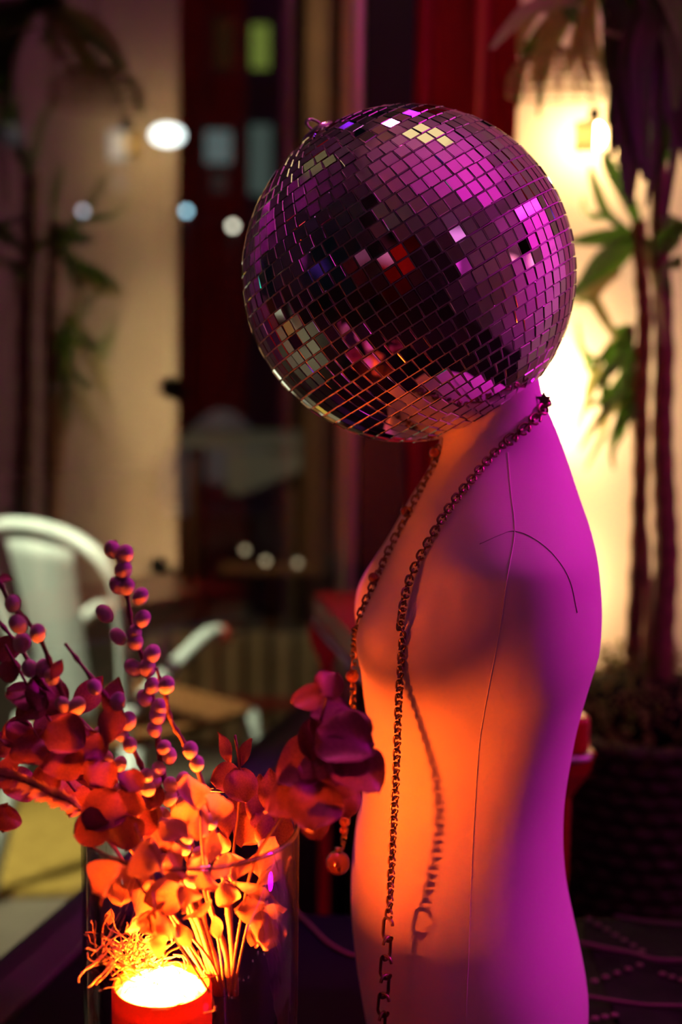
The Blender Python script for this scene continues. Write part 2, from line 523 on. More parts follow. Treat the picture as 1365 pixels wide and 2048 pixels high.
# ------------------------------------------------------------------ necklaces
def link_mesh(L_, W_, r, name):
    P = []
    h = (L_ - W_) / 2
    for k in range(21):
        t = 2 * PI * k / 20
        P.append(Vector((W_ / 2 * math.cos(t), 0, W_ / 2 * math.sin(t) + (h if math.sin(t) >= 0 else -h))))
    return MB().tube(P, r, 6, cap=False).mesh(name, MT['brass'])
def resample(P, step):
    out = [P[0].copy()]
    acc = 0
    for a, b in zip(P, P[1:]):
        d = (b - a).length
        while acc + d >= step:
            t = (step - acc) / d
            a = a + (b - a) * t
            out.append(a.copy())
            d = (b - a).length
            acc = 0
        acc += d
    return out
def put_links(parent, P, me, step, twist0=0.0):
    pts = resample(P, step)
    for i in range(len(pts) - 1):
        t = (pts[i + 1] - pts[i]).normalized()
        q = t.to_track_quat('Z', 'Y') @ Quaternion((0, 0, 1), (R(35) if i % 2 else R(-50)) + rnd.uniform(-.15, .15))
        o = bpy.data.objects.new('chain_link', me)
        COL.objects.link(o)
        o.parent = parent
        o.matrix_parent_inverse = Matrix.Translation(-parent.location)
        o.matrix_basis = Matrix.LocRotScale((pts[i] + pts[i + 1]) / 2, q, None)
small = link_mesh(.0084, .0062, .0011, 'chain_link')
big = link_mesh(.0205, .0105, .0015, 'large_chain_link')
mid = link_mesh(.0118, .0086, .0014, 'collar_chain_link')
cn = empty('chain_necklace', at(1085, 800, YC - .05))
tag(cn, 'long brass link chain hanging down the side of the fabric torso', 'necklace')
near = [(1087, 803), (1072, 832), (1040, 866), (1000, 902), (950, 962), (905, 1022), (875, 1072), (850, 1116), (829, 1160), (815, 1210), (807, 1260)]
P = []
for q in spline([(a, b, 0) for a, b in near], 10):
    p = on_body(q.x, q.y, .0045)
    if p: P.append(p)
put_links(cn, P[:28], mid, .0080)
hang_Y = P[-1].y - .004
hang = [(807, 1262), (803, 1320), (798, 1400), (795, 1480), (792, 1560), (788, 1640), (784, 1720), (780, 1800), (777, 1840)]
H = [P[-1]] + [at(q.x, q.y, hang_Y) for q in spline([(a, b, 0) for a, b in hang], 8)]
put_links(cn, P[27:] + H[1:], small, .0059)
H2 = [at(q.x, q.y, hang_Y) for q in spline([(777, 1840, 0), (774, 1900, 0), (770, 1970, 0), (764, 2060, 0), (762, 2130, 0)], 8)]
put_links(cn, H2, big, .0172)
# star clasp at the nape
sp = (on_body(1078, 800, .006) or at(1085, 800, YC - .04))
sp = at(1088, 799, sp.y)
star = []
for k in range(10):
    rr = .0075 if k % 2 == 0 else .0034
    star.append((rr * math.sin(2 * PI * k / 10), rr * math.cos(2 * PI * k / 10)))
ms = MB()
pv = [sp + rt * s[0] + upv * s[1] - fw * .001 for s in star] + [sp + rt * s[0] + upv * s[1] + fw * .001 for s in star]
ms.add(pv, [tuple(range(10)), tuple(range(10, 20))[::-1]] + [(i, (i + 1) % 10, 10 + (i + 1) % 10, 10 + i) for i in range(10)])
ms.build('star_clasp', MT['brass'], cn, smooth=False)

bn = empty('bead_necklace', at(880, 905, YC - .03))
tag(bn, 'fine chain with amber glass beads along the front edge of the torso', 'necklace')
far = [(884, 893), (872, 935), (850, 975), (822, 1030), (790, 1090), (757, 1162), (735, 1210), (718, 1255)]
P = []
for q in spline([(a, b, 0) for a, b in far], 10):
    p = on_body(max(q.x, interp(XLs, q.y) + 4), q.y, .003)
    if p: P.append(p)
fy = 1.18
dn = [P[-1]] + [at(a, b, YC - .03) for a, b in ((708, 1300), (707, 1350), (706, 1420), (703, 1500), (700, 1560), (694, 1640), (684, 1700))]
tiny = link_mesh(.0085, .0055, .0010, 'fine_chain_link')
put_links(bn, P, tiny, .0066)
put_links(bn, spline(dn, 6), tiny, .0066)
for x, y, r_ in ((880, 908, .0052), (821, 1027, .0048), (757, 1161, .0048), (705, 1352, .0062), (698, 1595, .004), (690, 1642, .0052), (688, 1660, .004)):
    p = on_body(max(x, interp(XLs, y) + 3), y, .005) if y < 1200 else at(x, y, YC - .03)
    MB().ball(p, r_).build('glass_bead', MT['bead'], bn)
bb = MB().ball(at(676, 1726, YC - .03), .0112, None, 24, 14).build('glass_bauble', MT['bead'], bn)
MB().lathe([(.003, 0), (.003, .004), (.001, .005)], at(676, 1726, YC - .03) + Vector((0, 0, .0108)), 12).build('bauble_cap', MT['brass'], bb)

# ------------------------------------------------------------------ glass vase
VY = 1.04
VS = VY / 1.13
VC = at(382, 1653, VY)
VR = 0.0905 * VS
VT = VC.z
vz = empty('glass_vase', (VC.x, VC.y, TZ))
tag(vz, 'clear glass cylinder vase full of branches and dried leaves', 'vase')
g = MB().lathe([(VR, TZ + .001), (VR, VT), (VR - .0035, VT), (VR - .0035, TZ + .012)], (VC.x, VC.y, 0), 96)
g.build('vase_wall', MT['vase'], vz)
rimp = [Vector((VC.x + (VR - .0018) * math.cos(t), VC.y + (VR - .0018) * math.sin(t), VT)) for t in [2 * PI * k / 96 for k in range(97)]]
MB().tube(rimp, .0021, 8, cap=False).build('vase_rim', MT['vrim'], vz)

# ------------------------------------------------------------------ glowing candle lamp inside the vase
CC = at(324, 1966, VY - .02)
CR = .0415 * VS
cl = empty('candle_lamp', (CC.x, CC.y, TZ + .0125))
tag(cl, 'glowing orange candle topped with shredded raffia inside the glass vase', 'candle')
MB().lathe([(CR - .002, TZ + .0125), (CR, TZ + .016), (CR, CC.z - .003), (CR - .001, CC.z), (CR - .003, CC.z - .001), (CR - .003, CC.z - .015)], (CC.x, CC.y, 0), 64).build('candle_body', MT['wax'], cl)
# glowing mound
gm_ = bpy.data.materials.new('glowing_raffia_core')
gm_.use_nodes = True
nt = gm_.node_tree
nt.nodes.remove(nt.nodes['Principled BSDF'])
tc = nt.nodes.new('ShaderNodeTexCoord')
nz = nt.nodes.new('ShaderNodeTexNoise'); nz.inputs['Scale'].default_value = 130; nz.inputs['Detail'].default_value = 4
nt.links.new(tc.outputs['Object'], nz.inputs['Vector'])
rp = nt.nodes.new('ShaderNodeMapRange')
rp.inputs[1].default_value = .3; rp.inputs[2].default_value = .75; rp.inputs[3].default_value = 155; rp.inputs[4].default_value = 1550
nt.links.new(nz.outputs['Fac'], rp.inputs[0])
em = nt.nodes.new('ShaderNodeEmission'); em.inputs[0].default_value = (1, .10, .006, 1)
ds = nt.nodes.new('ShaderNodeVectorMath'); ds.operation = 'DISTANCE'
ds.inputs[1].default_value = (CC.x, CC.y, CC.z + .0072)
nt.links.new(tc.outputs['Object'], ds.inputs[0])
fo_r = nt.nodes.new('ShaderNodeMapRange'); fo_r.interpolation_type = 'SMOOTHSTEP'
fo_r.inputs[1].default_value = .004; fo_r.inputs[2].default_value = .040; fo_r.inputs[3].default_value = 4.6; fo_r.inputs[4].default_value = .10
nt.links.new(ds.outputs['Value'], fo_r.inputs[0])
ml = nt.nodes.new('ShaderNodeMath'); ml.operation = 'MULTIPLY'
nt.links.new(rp.outputs[0], ml.inputs[0]); nt.links.new(fo_r.outputs[0], ml.inputs[1])
nt.links.new(ml.outputs[0], em.inputs[1])
nt.links.new(em.outputs[0], nt.nodes['Material Output'].inputs[0])
mv, mf = [], []
nr, na = 12, 40
for i in range(nr + 1):
    for k in range(na):
        t = 2 * PI * k / na
        rr = (CR - .003) * i / nr
        hgt = .016 * (1 - (i / nr) ** 2.2) + .004 * math.sin(5 * t + i) * (i / nr) * (1 - i / nr) + rnd.uniform(-.001, .001)
        mv.append((CC.x + rr * math.cos(t), CC.y + rr * math.sin(t), CC.z + hgt - .0088))
for i in range(nr):
    for k in range(na):
        mf.append((i * na + k, (i + 1) * na + k, (i + 1) * na + (k + 1) % na, i * na + (k + 1) % na))
MB().add(mv, mf).build('glowing_core', gm_, cl)
shr = MB()
def strand(c0, spread, n, len_=.03, seed=0):
    r2 = random.Random(seed)
    for _ in range(n):
        p = Vector(c0) + Vector((r2.gauss(0, spread), r2.gauss(0, spread), r2.uniform(0, .008)))
        d = Vector((r2.uniform(-1, 1), r2.uniform(-1, 1), r2.uniform(-.1, .6))).normalized()
        P = [p]
        for s in range(9):
            d = (d + Vector((r2.gauss(0, .35), r2.gauss(0, .35), r2.gauss(0, .25)))).normalized()
            P.append(P[-1] + d * len_ / 9)
        shr.tube(P, .0006, 4)
strand((CC.x, CC.y, CC.z + .001), .020, 26, .026, 3)
strand((CC.x - .016, CC.y + .020, CC.z + .006), .009, 36, .028, 6)
strand(at(228, 1935, VY - .03), .007, 26, .034, 4)
strand(at(262, 1915, VY - .02), .009, 24, .034, 5)
so = shr.build('raffia_shreds', MT['straw'], cl)
so['kind'] = 'stuff'

# ------------------------------------------------------------------ willow branches
def fur_bud(p, r, d, parent):
    m = MB()
    q = d.to_track_quat('Z', 'Y').to_matrix()
    m.ball(p, (r * .92, r * .92, r * 1.18), q, 14, 10)
    o = m.build('catkin', MT['bud'], parent)
    MB().lathe([(.0012, -r * 1.25), (r * .55, -r * 1.0), (r * .62, -r * .7), (r * .5, -r * .62)], p, 8, q).build('bud_scale', MT['stem'], o)
    return o
WIL = [
 ([(230, 1080), (243, 1140), (256, 1200), (264, 1255), (281, 1305), (300, 1372), (314, 1450), (322, 1530), (347, 1620), (377, 1722), (410, 1850), (448, 1985)], 1.10, 'tallest furry-budded willow branch rising highest above the vase',
  [(225, 1099), (249, 1109), (247, 1140), (234, 1171), (254, 1173), (281, 1193), (209, 1227), (285, 1238), (236, 1273), (269, 1266), (271, 1284), (304, 1308), (267, 1335), (295, 1335), (304, 1372), (289, 1396), (318, 1416), (315, 1432), (309, 1458), (328, 1495), (318, 1537), (309, 1560)]),
 ([(312, 1335), (330, 1386), (342, 1440), (366, 1482), (393, 1532), (420, 1622), (436, 1702), (455, 1802), (472, 1990)], 1.09, 'willow branch right of the tallest one with a bare curving stem',
  [(333, 1370), (381, 1500), (394, 1527), (421, 1643)]),
 ([(130, 1287), (175, 1345), (215, 1396), (240, 1440), (266, 1496), (295, 1560), (322, 1640), (346, 1722), (400, 1852), (440, 1990)], 1.08, 'willow branch with a cut bare tip leaning left over the chair',
  [(189, 1374), (236, 1403), (256, 1442), (242, 1467), (260, 1490), (293, 1553), (296, 1577), (271, 1581), (331, 1723)]),
 ([(-30, 1130), (0, 1165), (24, 1210), (74, 1268), (102, 1330), (132, 1402), (182, 1476), (252, 1572), (312, 1682), (372, 1802), (436, 1990)], 1.07, 'upper willow branch leaning out past the left edge of the picture',
  [(26, 1207), (36, 1248), (75, 1266), (104, 1354), (125, 1409), (154, 1412), (201, 1469), (212, 1517), (240, 1528), (240, 1581)]),
 ([(-30, 1215), (0, 1247), (45, 1302), (72, 1347), (117, 1402), (172, 1452), (215, 1520), (265, 1592), (335, 1702), (390, 1810), (444, 1990)], 1.09, 'lower willow branch leaning far left with sparse furry buds',
  [(44, 1286), (59, 1337), (86, 1336), (143, 1442), (340, 1595)]),
 ([(345, 1560), (362, 1610), (385, 1690), (415, 1800), (450, 1900), (462, 1990)], 1.12, 'short willow branch standing in the middle of the vase mouth',
  [(339, 1511), (342, 1570), (366, 1559), (366, 1606), (326, 1630), (373, 1674), (367, 1695), (398, 1709), (383, 1760)]),
]
def in_vase(p, f=.93):
    d = Vector((p.x - VC.x, p.y - VC.y, 0))
    if p.z < VT + .01 and d.length > VR * f:
        d = d.normalized() * VR * f
        return Vector((VC.x + d.x, VC.y + d.y, p.z))
    return p
for pts, Y, lab, buds in WIL:
    th = empty('pussy_willow_branch', (VC.x + .03, VC.y, TZ + .013))
    tag(th, lab, 'branch', 'pussy willow branches in the vase')
    Y *= VS
    ys = spline([(a, b, 0) for a, b in pts], 6)
    n = len(ys)
    P = [in_vase(at(q.x, q.y, Y + (VY - Y) * (i / n))) for i, q in enumerate(ys)]
    P = [p for p in P if p.z > TZ + .016]
    MB().tube(P, [.0012 + .0014 * i / len(P) + (.0008 if i % 4 == 3 else 0) for i in range(len(P))], 7).build('stem', MT['stem'], th)
    for bx, by in buds:
        best = min(P, key=lambda p: (p - at(bx, by, p.y)).length)
        p = at(bx, by, best.y - .005)
        d = (p - best)
        d = (d.normalized() * .6 + Vector((0, 0, .8))).normalized()
        fur_bud(in_vase(p, .9), VS * rnd.uniform(.0060, .0073) * (1.05 if by < 1500 else .95), d, th)

# ------------------------------------------------------------------ eucalyptus leaves
def leaf_mesh(name, W_=1.0, L_=1.0, cup=.18, wave=.06, seed=0, point=0.0, mt='leaf'):
    r2 = random.Random(seed)
    nu, nv = 8, 10
    v, f = [], []
    ph = r2.uniform(0, 6)
    for j in range(nv + 1):
        t = j / nv
        wd = math.sin(PI * (t ** (.85 + point * .2))) ** (.55 + point * .5) * .5 * W_ if 0 < t < 1 else 0.015
        for i in range(nu + 1):
            s = -1 + 2 * i / nu
            x = s * wd
            y = t * L_
            z = cup * (x * x) * 2.2 - cup * .8 * (t - .3) ** 2 + wave * math.sin(ph + 5 * t + 2.5 * s) * abs(s) * .5
            v.append((x, y, z))
    for j in range(nv):
        for i in range(nu):
            a = j * (nu + 1) + i
            f.append((a, a + 1, a + nu + 2, a + nu + 1))
    return MB().add(v, f).mesh(name, MT[mt])
LEAVES = [leaf_mesh('round_leaf', 1.0, 1.0, .12, .24, i) for i in range(5)]
POINTED = [leaf_mesh('pointed_leaf', .62, 1.15, .3, .12, 20 + i, 1.0) for i in range(3)]
LIT_LEAVES = [leaf_mesh('lit_round_leaf', .92, 1.05, .30, .45, 40 + i, .25, 'litleaf') for i in range(4)]
LIT_POINTED = [leaf_mesh('lit_pointed_leaf', .62, 1.15, .3, .14, 60 + i, 1.0, 'litleaf') for i in range(3)]
def put_leaf(parent, c, size, n, ang_, me, name='leaf'):
    """c centre, n facing normal, ang_ image-plane direction of the tip (deg, 0 = right, 90 = up)"""
    d = rt * math.cos(R(ang_)) + upv * math.sin(R(ang_))
    n = n.normalized()
    d = (d - n * d.dot(n)).normalized()
    x = d.cross(n)
    m = Matrix((x, d, n)).transposed().to_4x4()
    o = bpy.data.objects.new(name, me)
    COL.objects.link(o)
    o.parent = parent
    o.matrix_parent_inverse = Matrix.Translation(-parent.location)
    o.matrix_basis = Matrix.Translation(c - d * size * .5) @ m @ Matrix.Diagonal((size, size, size, 1))
    return o
lr = random.Random(21)
PXM = 1.1 * VS / F      # metres per pixel at the bouquet
def euc(lab, stem_pts, Y, leaves, pale=False):
    th = empty('eucalyptus_stem', (VC.x, VC.y, TZ + .013))
    tag(th, lab, 'dried stem', 'dried eucalyptus in the vase')
    Y *= VS
    ys = spline([(a, b, 0) for a, b in stem_pts], 6)
    P = [in_vase(at(q.x, q.y, Y + (VY - Y) * (i / len(ys)))) for i, q in enumerate(ys)]
    P = [p for p in P if p.z > TZ + .016]
    MB().tube(P, .0012, 6).build('stem', MT['stem'], th)
    for e in leaves:
        x, y, s, an = e[:4]
        tilt = e[4] if len(e) > 4 else (lr.uniform(-.7, .7), lr.uniform(-.5, .7))
        pt = e[5] if len(e) > 5 else 0
        dy = e[6] if len(e) > 6 else lr.uniform(-.03, .03)
        lift = lr.uniform(.35, 1.0) if y < 1650 and not pt else 0.0
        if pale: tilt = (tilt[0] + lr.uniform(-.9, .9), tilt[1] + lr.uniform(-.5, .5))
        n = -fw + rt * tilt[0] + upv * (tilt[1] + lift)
        me = lr.choice((LIT_POINTED if pale else POINTED) if pt else (LIT_LEAVES if pale else LEAVES))
        c = at(x, y, Y + dy)
        if VT - .16 < c.z < VT + .008:
            # stay inside the glass: slide along the line of sight to the nearest depth within the vase
            for k in range(40):
                dd = .004 * ((k + 1) // 2) * (1 if k % 2 else -1)
                c2 = at(x, y, c.y + dd)
                if math.hypot(c2.x - VC.x, c2.y - VC.y) < VR - .45 * s * PXM - .004:
                    c = c2
                    break
            else:
                c = in_vase(c, .72)
        put_leaf(th, c, s * PXM, n, an, me)
    return th
euc('large leafy rosette of dried eucalyptus drooping right of the vase', [(655, 1390), (640, 1450), (610, 1560), (560, 1640), (510, 1720), (480, 1850), (460, 1990)], 1.035,
    [(614, 1396, 62, 200, (-.2, .1)), (659, 1368, 62, 60, (.3, .1)), (665, 1425, 90, 20, (.1, .5)), (705, 1448, 84, -20, (.3, .3)), (690, 1482, 118, -30, (.25, .25), 0, -.02), (718, 1480, 70, 0, (.5, .2), 0, .02),
     (638, 1478, 90, 250, (-.3, -.4)), (720, 1545, 112, -60, (.3, .15), 0, 0), (650, 1545, 110, 260, (-.2, .2), 0, .015), (602, 1530, 118, 230, (-.3, .1), 0, .02), (690, 1600, 74, -80, (.2, -.3)),
     (575, 1595, 108, 220, (-.5, .1)), (632, 1612, 112, 265, (.1, .2)), (668, 1500, 60, 270, (0, -.8), 0, -.02), (700, 1522, 76, 250, (0, -.9), 0, -.015), (655, 1450, 80, 240, (-.2, .3)), (630, 1650, 60, 280, (.2, .1)),
     (672, 1575, 90, 240, (.0, .4), 0, .02), (618, 1570, 90, 210, (-.2, .3), 0, .03)])
euc('dark eucalyptus spray reaching out of the left side of the vase', [(10, 1290), (55, 1370), (100, 1440), (160, 1540), (215, 1630), (300, 1760), (400, 1920), (440, 1990)], 1.10,
    [(8, 1160, 34, 10, (0, .9)), (14, 1300, 62, 200, (-.4, -.1)), (45, 1392, 76, 150, (.3, .4)), (20, 1342, 50, 250), (95, 1388, 92, 60, (.5, .2)), (62, 1412, 80, 230, (-.3, .5)), (112, 1342, 44, 60, (.4, .3), 1), (104, 1450, 86, 240, (-.5, .2)), (132, 1470, 88, 330, (.3, -.3)), (60, 1505, 84, 190, (.1, .3)), (20, 1488, 76, 210, (-.2, .2)),
     (150, 1505, 80, 80, (.2, .1)), (125, 1528, 92, 200, (0, .4)), (185, 1490, 70, 60, (.5, .2)), (180, 1545, 80, 20, (.3, .4)), (165, 1600, 90, 250, (-.2, .3)), (92, 1560, 66, 200, (.3, -.5)), (8, 1560, 60, 200, (.2, .5)), (225, 1400, 80, 70, (.4, .3), 1), (172, 1398, 96, 50, (.4, .2), 1), (222, 1452, 90, 75, (.2, .2), 1)])
euc('eucalyptus sprig with big dark leaves just inside the left rim of the vase', [(190, 1560), (230, 1640), (280, 1730), (340, 1830), (430, 1990)], 1.08,
    [(203, 1545, 72, 60, (.2, .3)), (205, 1622, 98, 240, (-.1, .2), 0, -.02), (182, 1655, 80, 200, (-.3, .2)), (255, 1608, 76, 80, (.1, -.5)), (250, 1665, 84, 270, (.2, -.3)), (285, 1640, 70, 60, (.3, -.4)), (300, 1590, 66, 100, (-.2, -.2)), (262, 1560, 54, 80, (.3, .3)), (320, 1680, 70, 250, (-.3, -.5))])
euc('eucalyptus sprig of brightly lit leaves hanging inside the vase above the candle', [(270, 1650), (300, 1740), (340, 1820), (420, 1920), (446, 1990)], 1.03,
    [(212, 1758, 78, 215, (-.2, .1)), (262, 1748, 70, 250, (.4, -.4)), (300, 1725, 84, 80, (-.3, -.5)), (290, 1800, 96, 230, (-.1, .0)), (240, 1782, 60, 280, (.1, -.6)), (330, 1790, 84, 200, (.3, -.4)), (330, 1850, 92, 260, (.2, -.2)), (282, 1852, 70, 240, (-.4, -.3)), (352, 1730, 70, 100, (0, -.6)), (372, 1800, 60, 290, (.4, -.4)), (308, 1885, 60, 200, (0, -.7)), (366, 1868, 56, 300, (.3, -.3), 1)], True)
euc('upright eucalyptus tip with folded pointed leaves at the right of the vase mouth', [(470, 1470), (480, 1540), (478, 1620), (466, 1720), (462, 1850), (462, 1990)], 1.17,
    [(452, 1500, 70, 125, (1.4, .1), 1), (487, 1512, 66, 60, (-1.2, .2), 1), (452, 1555, 70, 190, (.3, -.4)), (482, 1570, 80, 285, (.4, -.4)), (475, 1618, 80, 250, (-.4, .1)), (515, 1610, 104, 80, (.3, .2), 1), (545, 1595, 100, 100, (-.2, .3), 1), (500, 1660, 90, 250, (.4, -.3)), (548, 1660, 90, 60, (.4, .1)), (452, 1640, 80, 95, (.2, .2), 1), (430, 1690, 70, 260, (.4, -.5)), (575, 1640, 70, 300, (.5, .1))])
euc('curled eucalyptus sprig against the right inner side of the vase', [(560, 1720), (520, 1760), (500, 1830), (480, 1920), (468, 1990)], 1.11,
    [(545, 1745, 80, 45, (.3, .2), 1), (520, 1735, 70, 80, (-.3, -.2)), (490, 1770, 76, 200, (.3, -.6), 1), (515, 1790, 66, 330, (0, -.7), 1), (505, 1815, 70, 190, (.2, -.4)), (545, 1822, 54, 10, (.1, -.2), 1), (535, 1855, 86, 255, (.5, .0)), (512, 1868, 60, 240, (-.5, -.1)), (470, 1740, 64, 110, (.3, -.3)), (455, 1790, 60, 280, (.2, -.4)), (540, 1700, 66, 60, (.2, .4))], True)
euc('thin eucalyptus shoot lying against the left inner wall of the vase', [(215, 1830), (205, 1860), (215, 1900), (300, 1960), (380, 1990)], 1.13,
    [(218, 1838, 40, 80, (.3, -.3), 1, .03), (200, 1800, 30, 110, (.1, .2), 1, .03)])
# loose petals of the bouquet's bright heart belong to this sprig
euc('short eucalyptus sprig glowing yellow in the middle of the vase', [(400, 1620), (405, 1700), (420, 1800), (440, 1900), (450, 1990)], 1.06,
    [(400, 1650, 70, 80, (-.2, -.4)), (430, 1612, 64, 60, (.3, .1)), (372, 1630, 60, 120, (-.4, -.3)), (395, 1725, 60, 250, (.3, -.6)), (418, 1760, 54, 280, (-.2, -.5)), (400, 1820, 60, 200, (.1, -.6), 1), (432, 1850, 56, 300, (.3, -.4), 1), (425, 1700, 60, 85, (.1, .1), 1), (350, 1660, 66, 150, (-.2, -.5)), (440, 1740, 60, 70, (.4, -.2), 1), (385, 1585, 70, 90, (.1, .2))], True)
xr_ = random.Random(33)
euc('dense dark eucalyptus spray low at the left above the ochre mat', [(60, 1450), (110, 1530), (180, 1620), (260, 1740), (360, 1880), (440, 1990)], 1.12,
    [(xr_.uniform(0, 215), xr_.uniform(1440, 1640), xr_.uniform(58, 96), xr_.uniform(0, 360), (xr_.uniform(-.6, .6), xr_.uniform(-.2, .6)), 0, xr_.uniform(-.02, .04)) for _ in range(14)])
# feathery fern
fe = empty('dried_fern', (VC.x, VC.y, TZ + .013))
tag(fe, 'feathery bright orange dried fern frond low on the left of the vase', 'dried stem')
P = [in_vase(at(q.x, q.y, .985)) for q in spline([(-15, 1548, 0), (45, 1562, 0), (100, 1588, 0), (152, 1612, 0), (215, 1680, 0), (320, 1830, 0), (420, 1985, 0)], 8)]
P = [p for p in P if p.z > TZ + .016]
MB().tube(P, .0011, 6).build('stem', MT['stem'], fe)
fm = MB()
for i in range(0, 26):
    p = P[min(i, len(P) - 1)]
    t = (P[min(i + 1, len(P) - 1)] - p).normalized()
    for s in (-1, 1):
        for k in range(3):
            b0 = p + (P[min(i + 1, len(P) - 1)] - p) * (k / 3)
            d = (upv * s * .8 + t * -.7 + fw * lr.uniform(-.7, .3)).normalized()
            l_ = lr.uniform(.006, .012)
            x = d.cross(fw).normalized() * .0011
            fm.add([b0 - x, b0 + x, b0 + d * l_ * .6 + x * .9, b0 + d * l_, b0 + d * l_ * .6 - x * .9], [(0, 1, 2, 3, 4)])
fo = fm.build('fronds', MT['feather'], fe)
fo['kind'] = 'stuff'

# cable lying on the table
cb = MB().tube(spline([atz(588, 1818, TZ + .003), atz(620, 1850, TZ + .003), atz(660, 1888, TZ + .003), atz(712, 1912, TZ + .003), atz(760, 1900, TZ + .003), atz(850, 1840, TZ + .003)], 8), .0022, 8).build('lamp_cable', MT['cable'])
tag(cb, 'thin brown cable curling over the table between vase and torso', 'cable')

# ------------------------------------------------------------------ red side table behind the torso
RZ = 0.92
A_, B_ = atz(622, 1180, RZ), atz(862, 1432, RZ)
d1 = Vector((B_.x - A_.x, B_.y - A_.y, 0))
Cc = atz(1196, 1440, RZ)
d2 = Vector((Cc.x - B_.x, Cc.y - B_.y, 0))
D_ = A_ + d2
corners = [A_, B_, B_ + d2, D_]
red = empty('red_table', ((A_.x + Cc.x) / 2, (A_.y + Cc.y) / 2, 0))
tag(red, 'red lacquered metal bar table standing behind the fabric torso', 'table')
def rounded(cs, r, n=6):
    out = []
    for i, c in enumerate(cs):
        p, q = cs[i - 1], cs[(i + 1) % len(cs)]
        u, v = (p - c).normalized(), (q - c).normalized()
        for k in range(n + 1):
            t = k / n
            out.append((c + u * r) * (1 - t) ** 2 + c * 2 * t * (1 - t) + (c + v * r) * t * t)
    return out
ro_ = rounded([Vector((c.x, c.y, 0)) for c in corners], .03)
bevel(MB().prism(ro_, RZ - .046, RZ).build('table_top', MT['redm'], red, smooth=False), .006, 3)
cen = sum((Vector((c.x, c.y, 0)) for c in corners), Vector()) / 4
rim_ = [Vector((p.x, p.y, RZ - .050)) for p in ro_]
MB().tube(rim_ + rim_[:1], .0042, 8, cap=False).build('edge_rim', MT['rimm'], red)
for c in corners:
    c = Vector((c.x, c.y, 0))
    din = (cen - c).normalized()
    u = din.orthogonal(); u = Vector((-din.y, din.x, 0))
    m = MB()
    t0 = c + din * .035
    lv = []
    for z, wd, inn in ((RZ - .050, .036, 0), (RZ - .080, .030, .006), (RZ - .115, .012, .022), (0, .010, .02)):
        o_ = t0 + din * inn
        for s1, s2 in ((-1, 1), (1, 1), (1, -.3), (-1, -.3)):
            lv.append(o_ + u * wd * s1 * (1 if s2 > 0 else .55) + din * (.028 * s2 * (wd / .03)) + Vector((0, 0, z)))
    lf = [(0, 1, 2, 3), (15, 14, 13, 12)]
    for i in range(3):
        for k in range(4):
            lf.append((i * 4 + k, (i + 1) * 4 + k, (i + 1) * 4 + (k + 1) % 4, i * 4 + (k + 1) % 4))
    bevel(m.add(lv, lf).build('leg', MT['redm'], red, smooth=False), .003)

# ------------------------------------------------------------------ curtain
cu = MB()
pA, pB = at(812, 300, 2.60), at(1030, 300, 2.60)
nc = 90
cv, cf = [], []
for j in range(9):
    z = 0.03 + (2.86 - .03) * j / 8
    for i in range(nc + 1):
        t = i / nc
        x = pA.x - .05 + (pB.x - pA.x + .05) * t
        y = 2.60 + .024 * math.sin(t * 2 * PI * 2.6 + .4 * math.sin(j * .6)) + .008 * math.sin(t * 31 + j * .3)
        cv.append((x, y, z))
for j in range(8):
    for i in range(nc):
        a = j * (nc + 1) + i
        cf.append((a, a + 1, a + nc + 2, a + nc + 1))
cuo = MB().add(cv, cf).build('velvet_curtain', MT['curtain'])
sm = cuo.modifiers.new('thick', 'SOLIDIFY'); sm.thickness = .004
tag(cuo, 'deep red velvet curtain hanging in folds beside the black window post', 'curtain')
cr = MB().tube([(pA.x - .08, 2.60, 2.87), (pB.x + .02, 2.60, 2.87)], .012, 12).build('curtain_rail', MT['black'])
tag(cr, 'black curtain rail under the ceiling above the red velvet curtain', 'curtain rail')

# ------------------------------------------------------------------ basket planter, shrub and canes
PC = at(1292, 1400, 2.45); PC.z = 0
RIMZ = at(1292, 1500, 2.29).z
pl = empty('wicker_planter', PC)
tag(pl, 'tall dark wicker planter basket in the shadow right of the torso', 'planter')
MB().lathe([(.135, .002), (.150, .3), (.160, RIMZ - .01), (.150, RIMZ - .01), (.14, RIMZ - .06)], PC, 40).build('liner', MT['black'], pl)
nrw = 24
for i in range(nrw):
    z = .02 + (RIMZ - .03) * i / (nrw - 1)
    rr = .140 + .025 * (z / RIMZ)
    pts = []
    for k in range(97):
        t = 2 * PI * k / 96
        pts.append(PC + Vector(((rr + .006 * math.sin(24 * t + PI * (i % 2))) * math.cos(t), (rr + .006 * math.sin(24 * t + PI * (i % 2))) * math.sin(t), z)))
    MB().tube(pts, .0135 if i < nrw - 1 else .016, 6, cap=False).build('woven_row', MT['wicker'], pl)
sh = empty('mossy_shrub', (PC.x, PC.y, RIMZ - .03))
tag(sh, 'low bushy dark green shrub filling the wicker planter', 'shrub')
MB().ball((PC.x, PC.y, RIMZ + .02), (.12, .12, .08), None, 20, 12).build('soil_mound', MT['black'], sh)
fm = MB()
topz = at(1240, 1305, 2.42).z
for _ in range(2600):
    d = Vector((rnd.gauss(0, 1), rnd.gauss(0, 1), rnd.gauss(0, 1))).normalized()
    if d.z < -.45: continue
    rr = rnd.uniform(.72, 1.04)
    p = Vector((PC.x, PC.y, RIMZ - .01)) + Vector((d.x * .185, d.y * .175, d.z * (topz - RIMZ + .01))) * rr
    ax = Vector((rnd.gauss(0, 1), rnd.gauss(0, 1), rnd.gauss(0, 1))).normalized()
    bx = ax.orthogonal().normalized()
    l_, w_ = rnd.uniform(.010, .020), rnd.uniform(.004, .007)
    fm.add([p, p + ax * l_ * .5 + bx * w_, p + ax * l_, p + ax * l_ * .5 - bx * w_], [(0, 1, 2, 3)])
fo = fm.build('foliage', MT['moss'], sh, smooth=False)
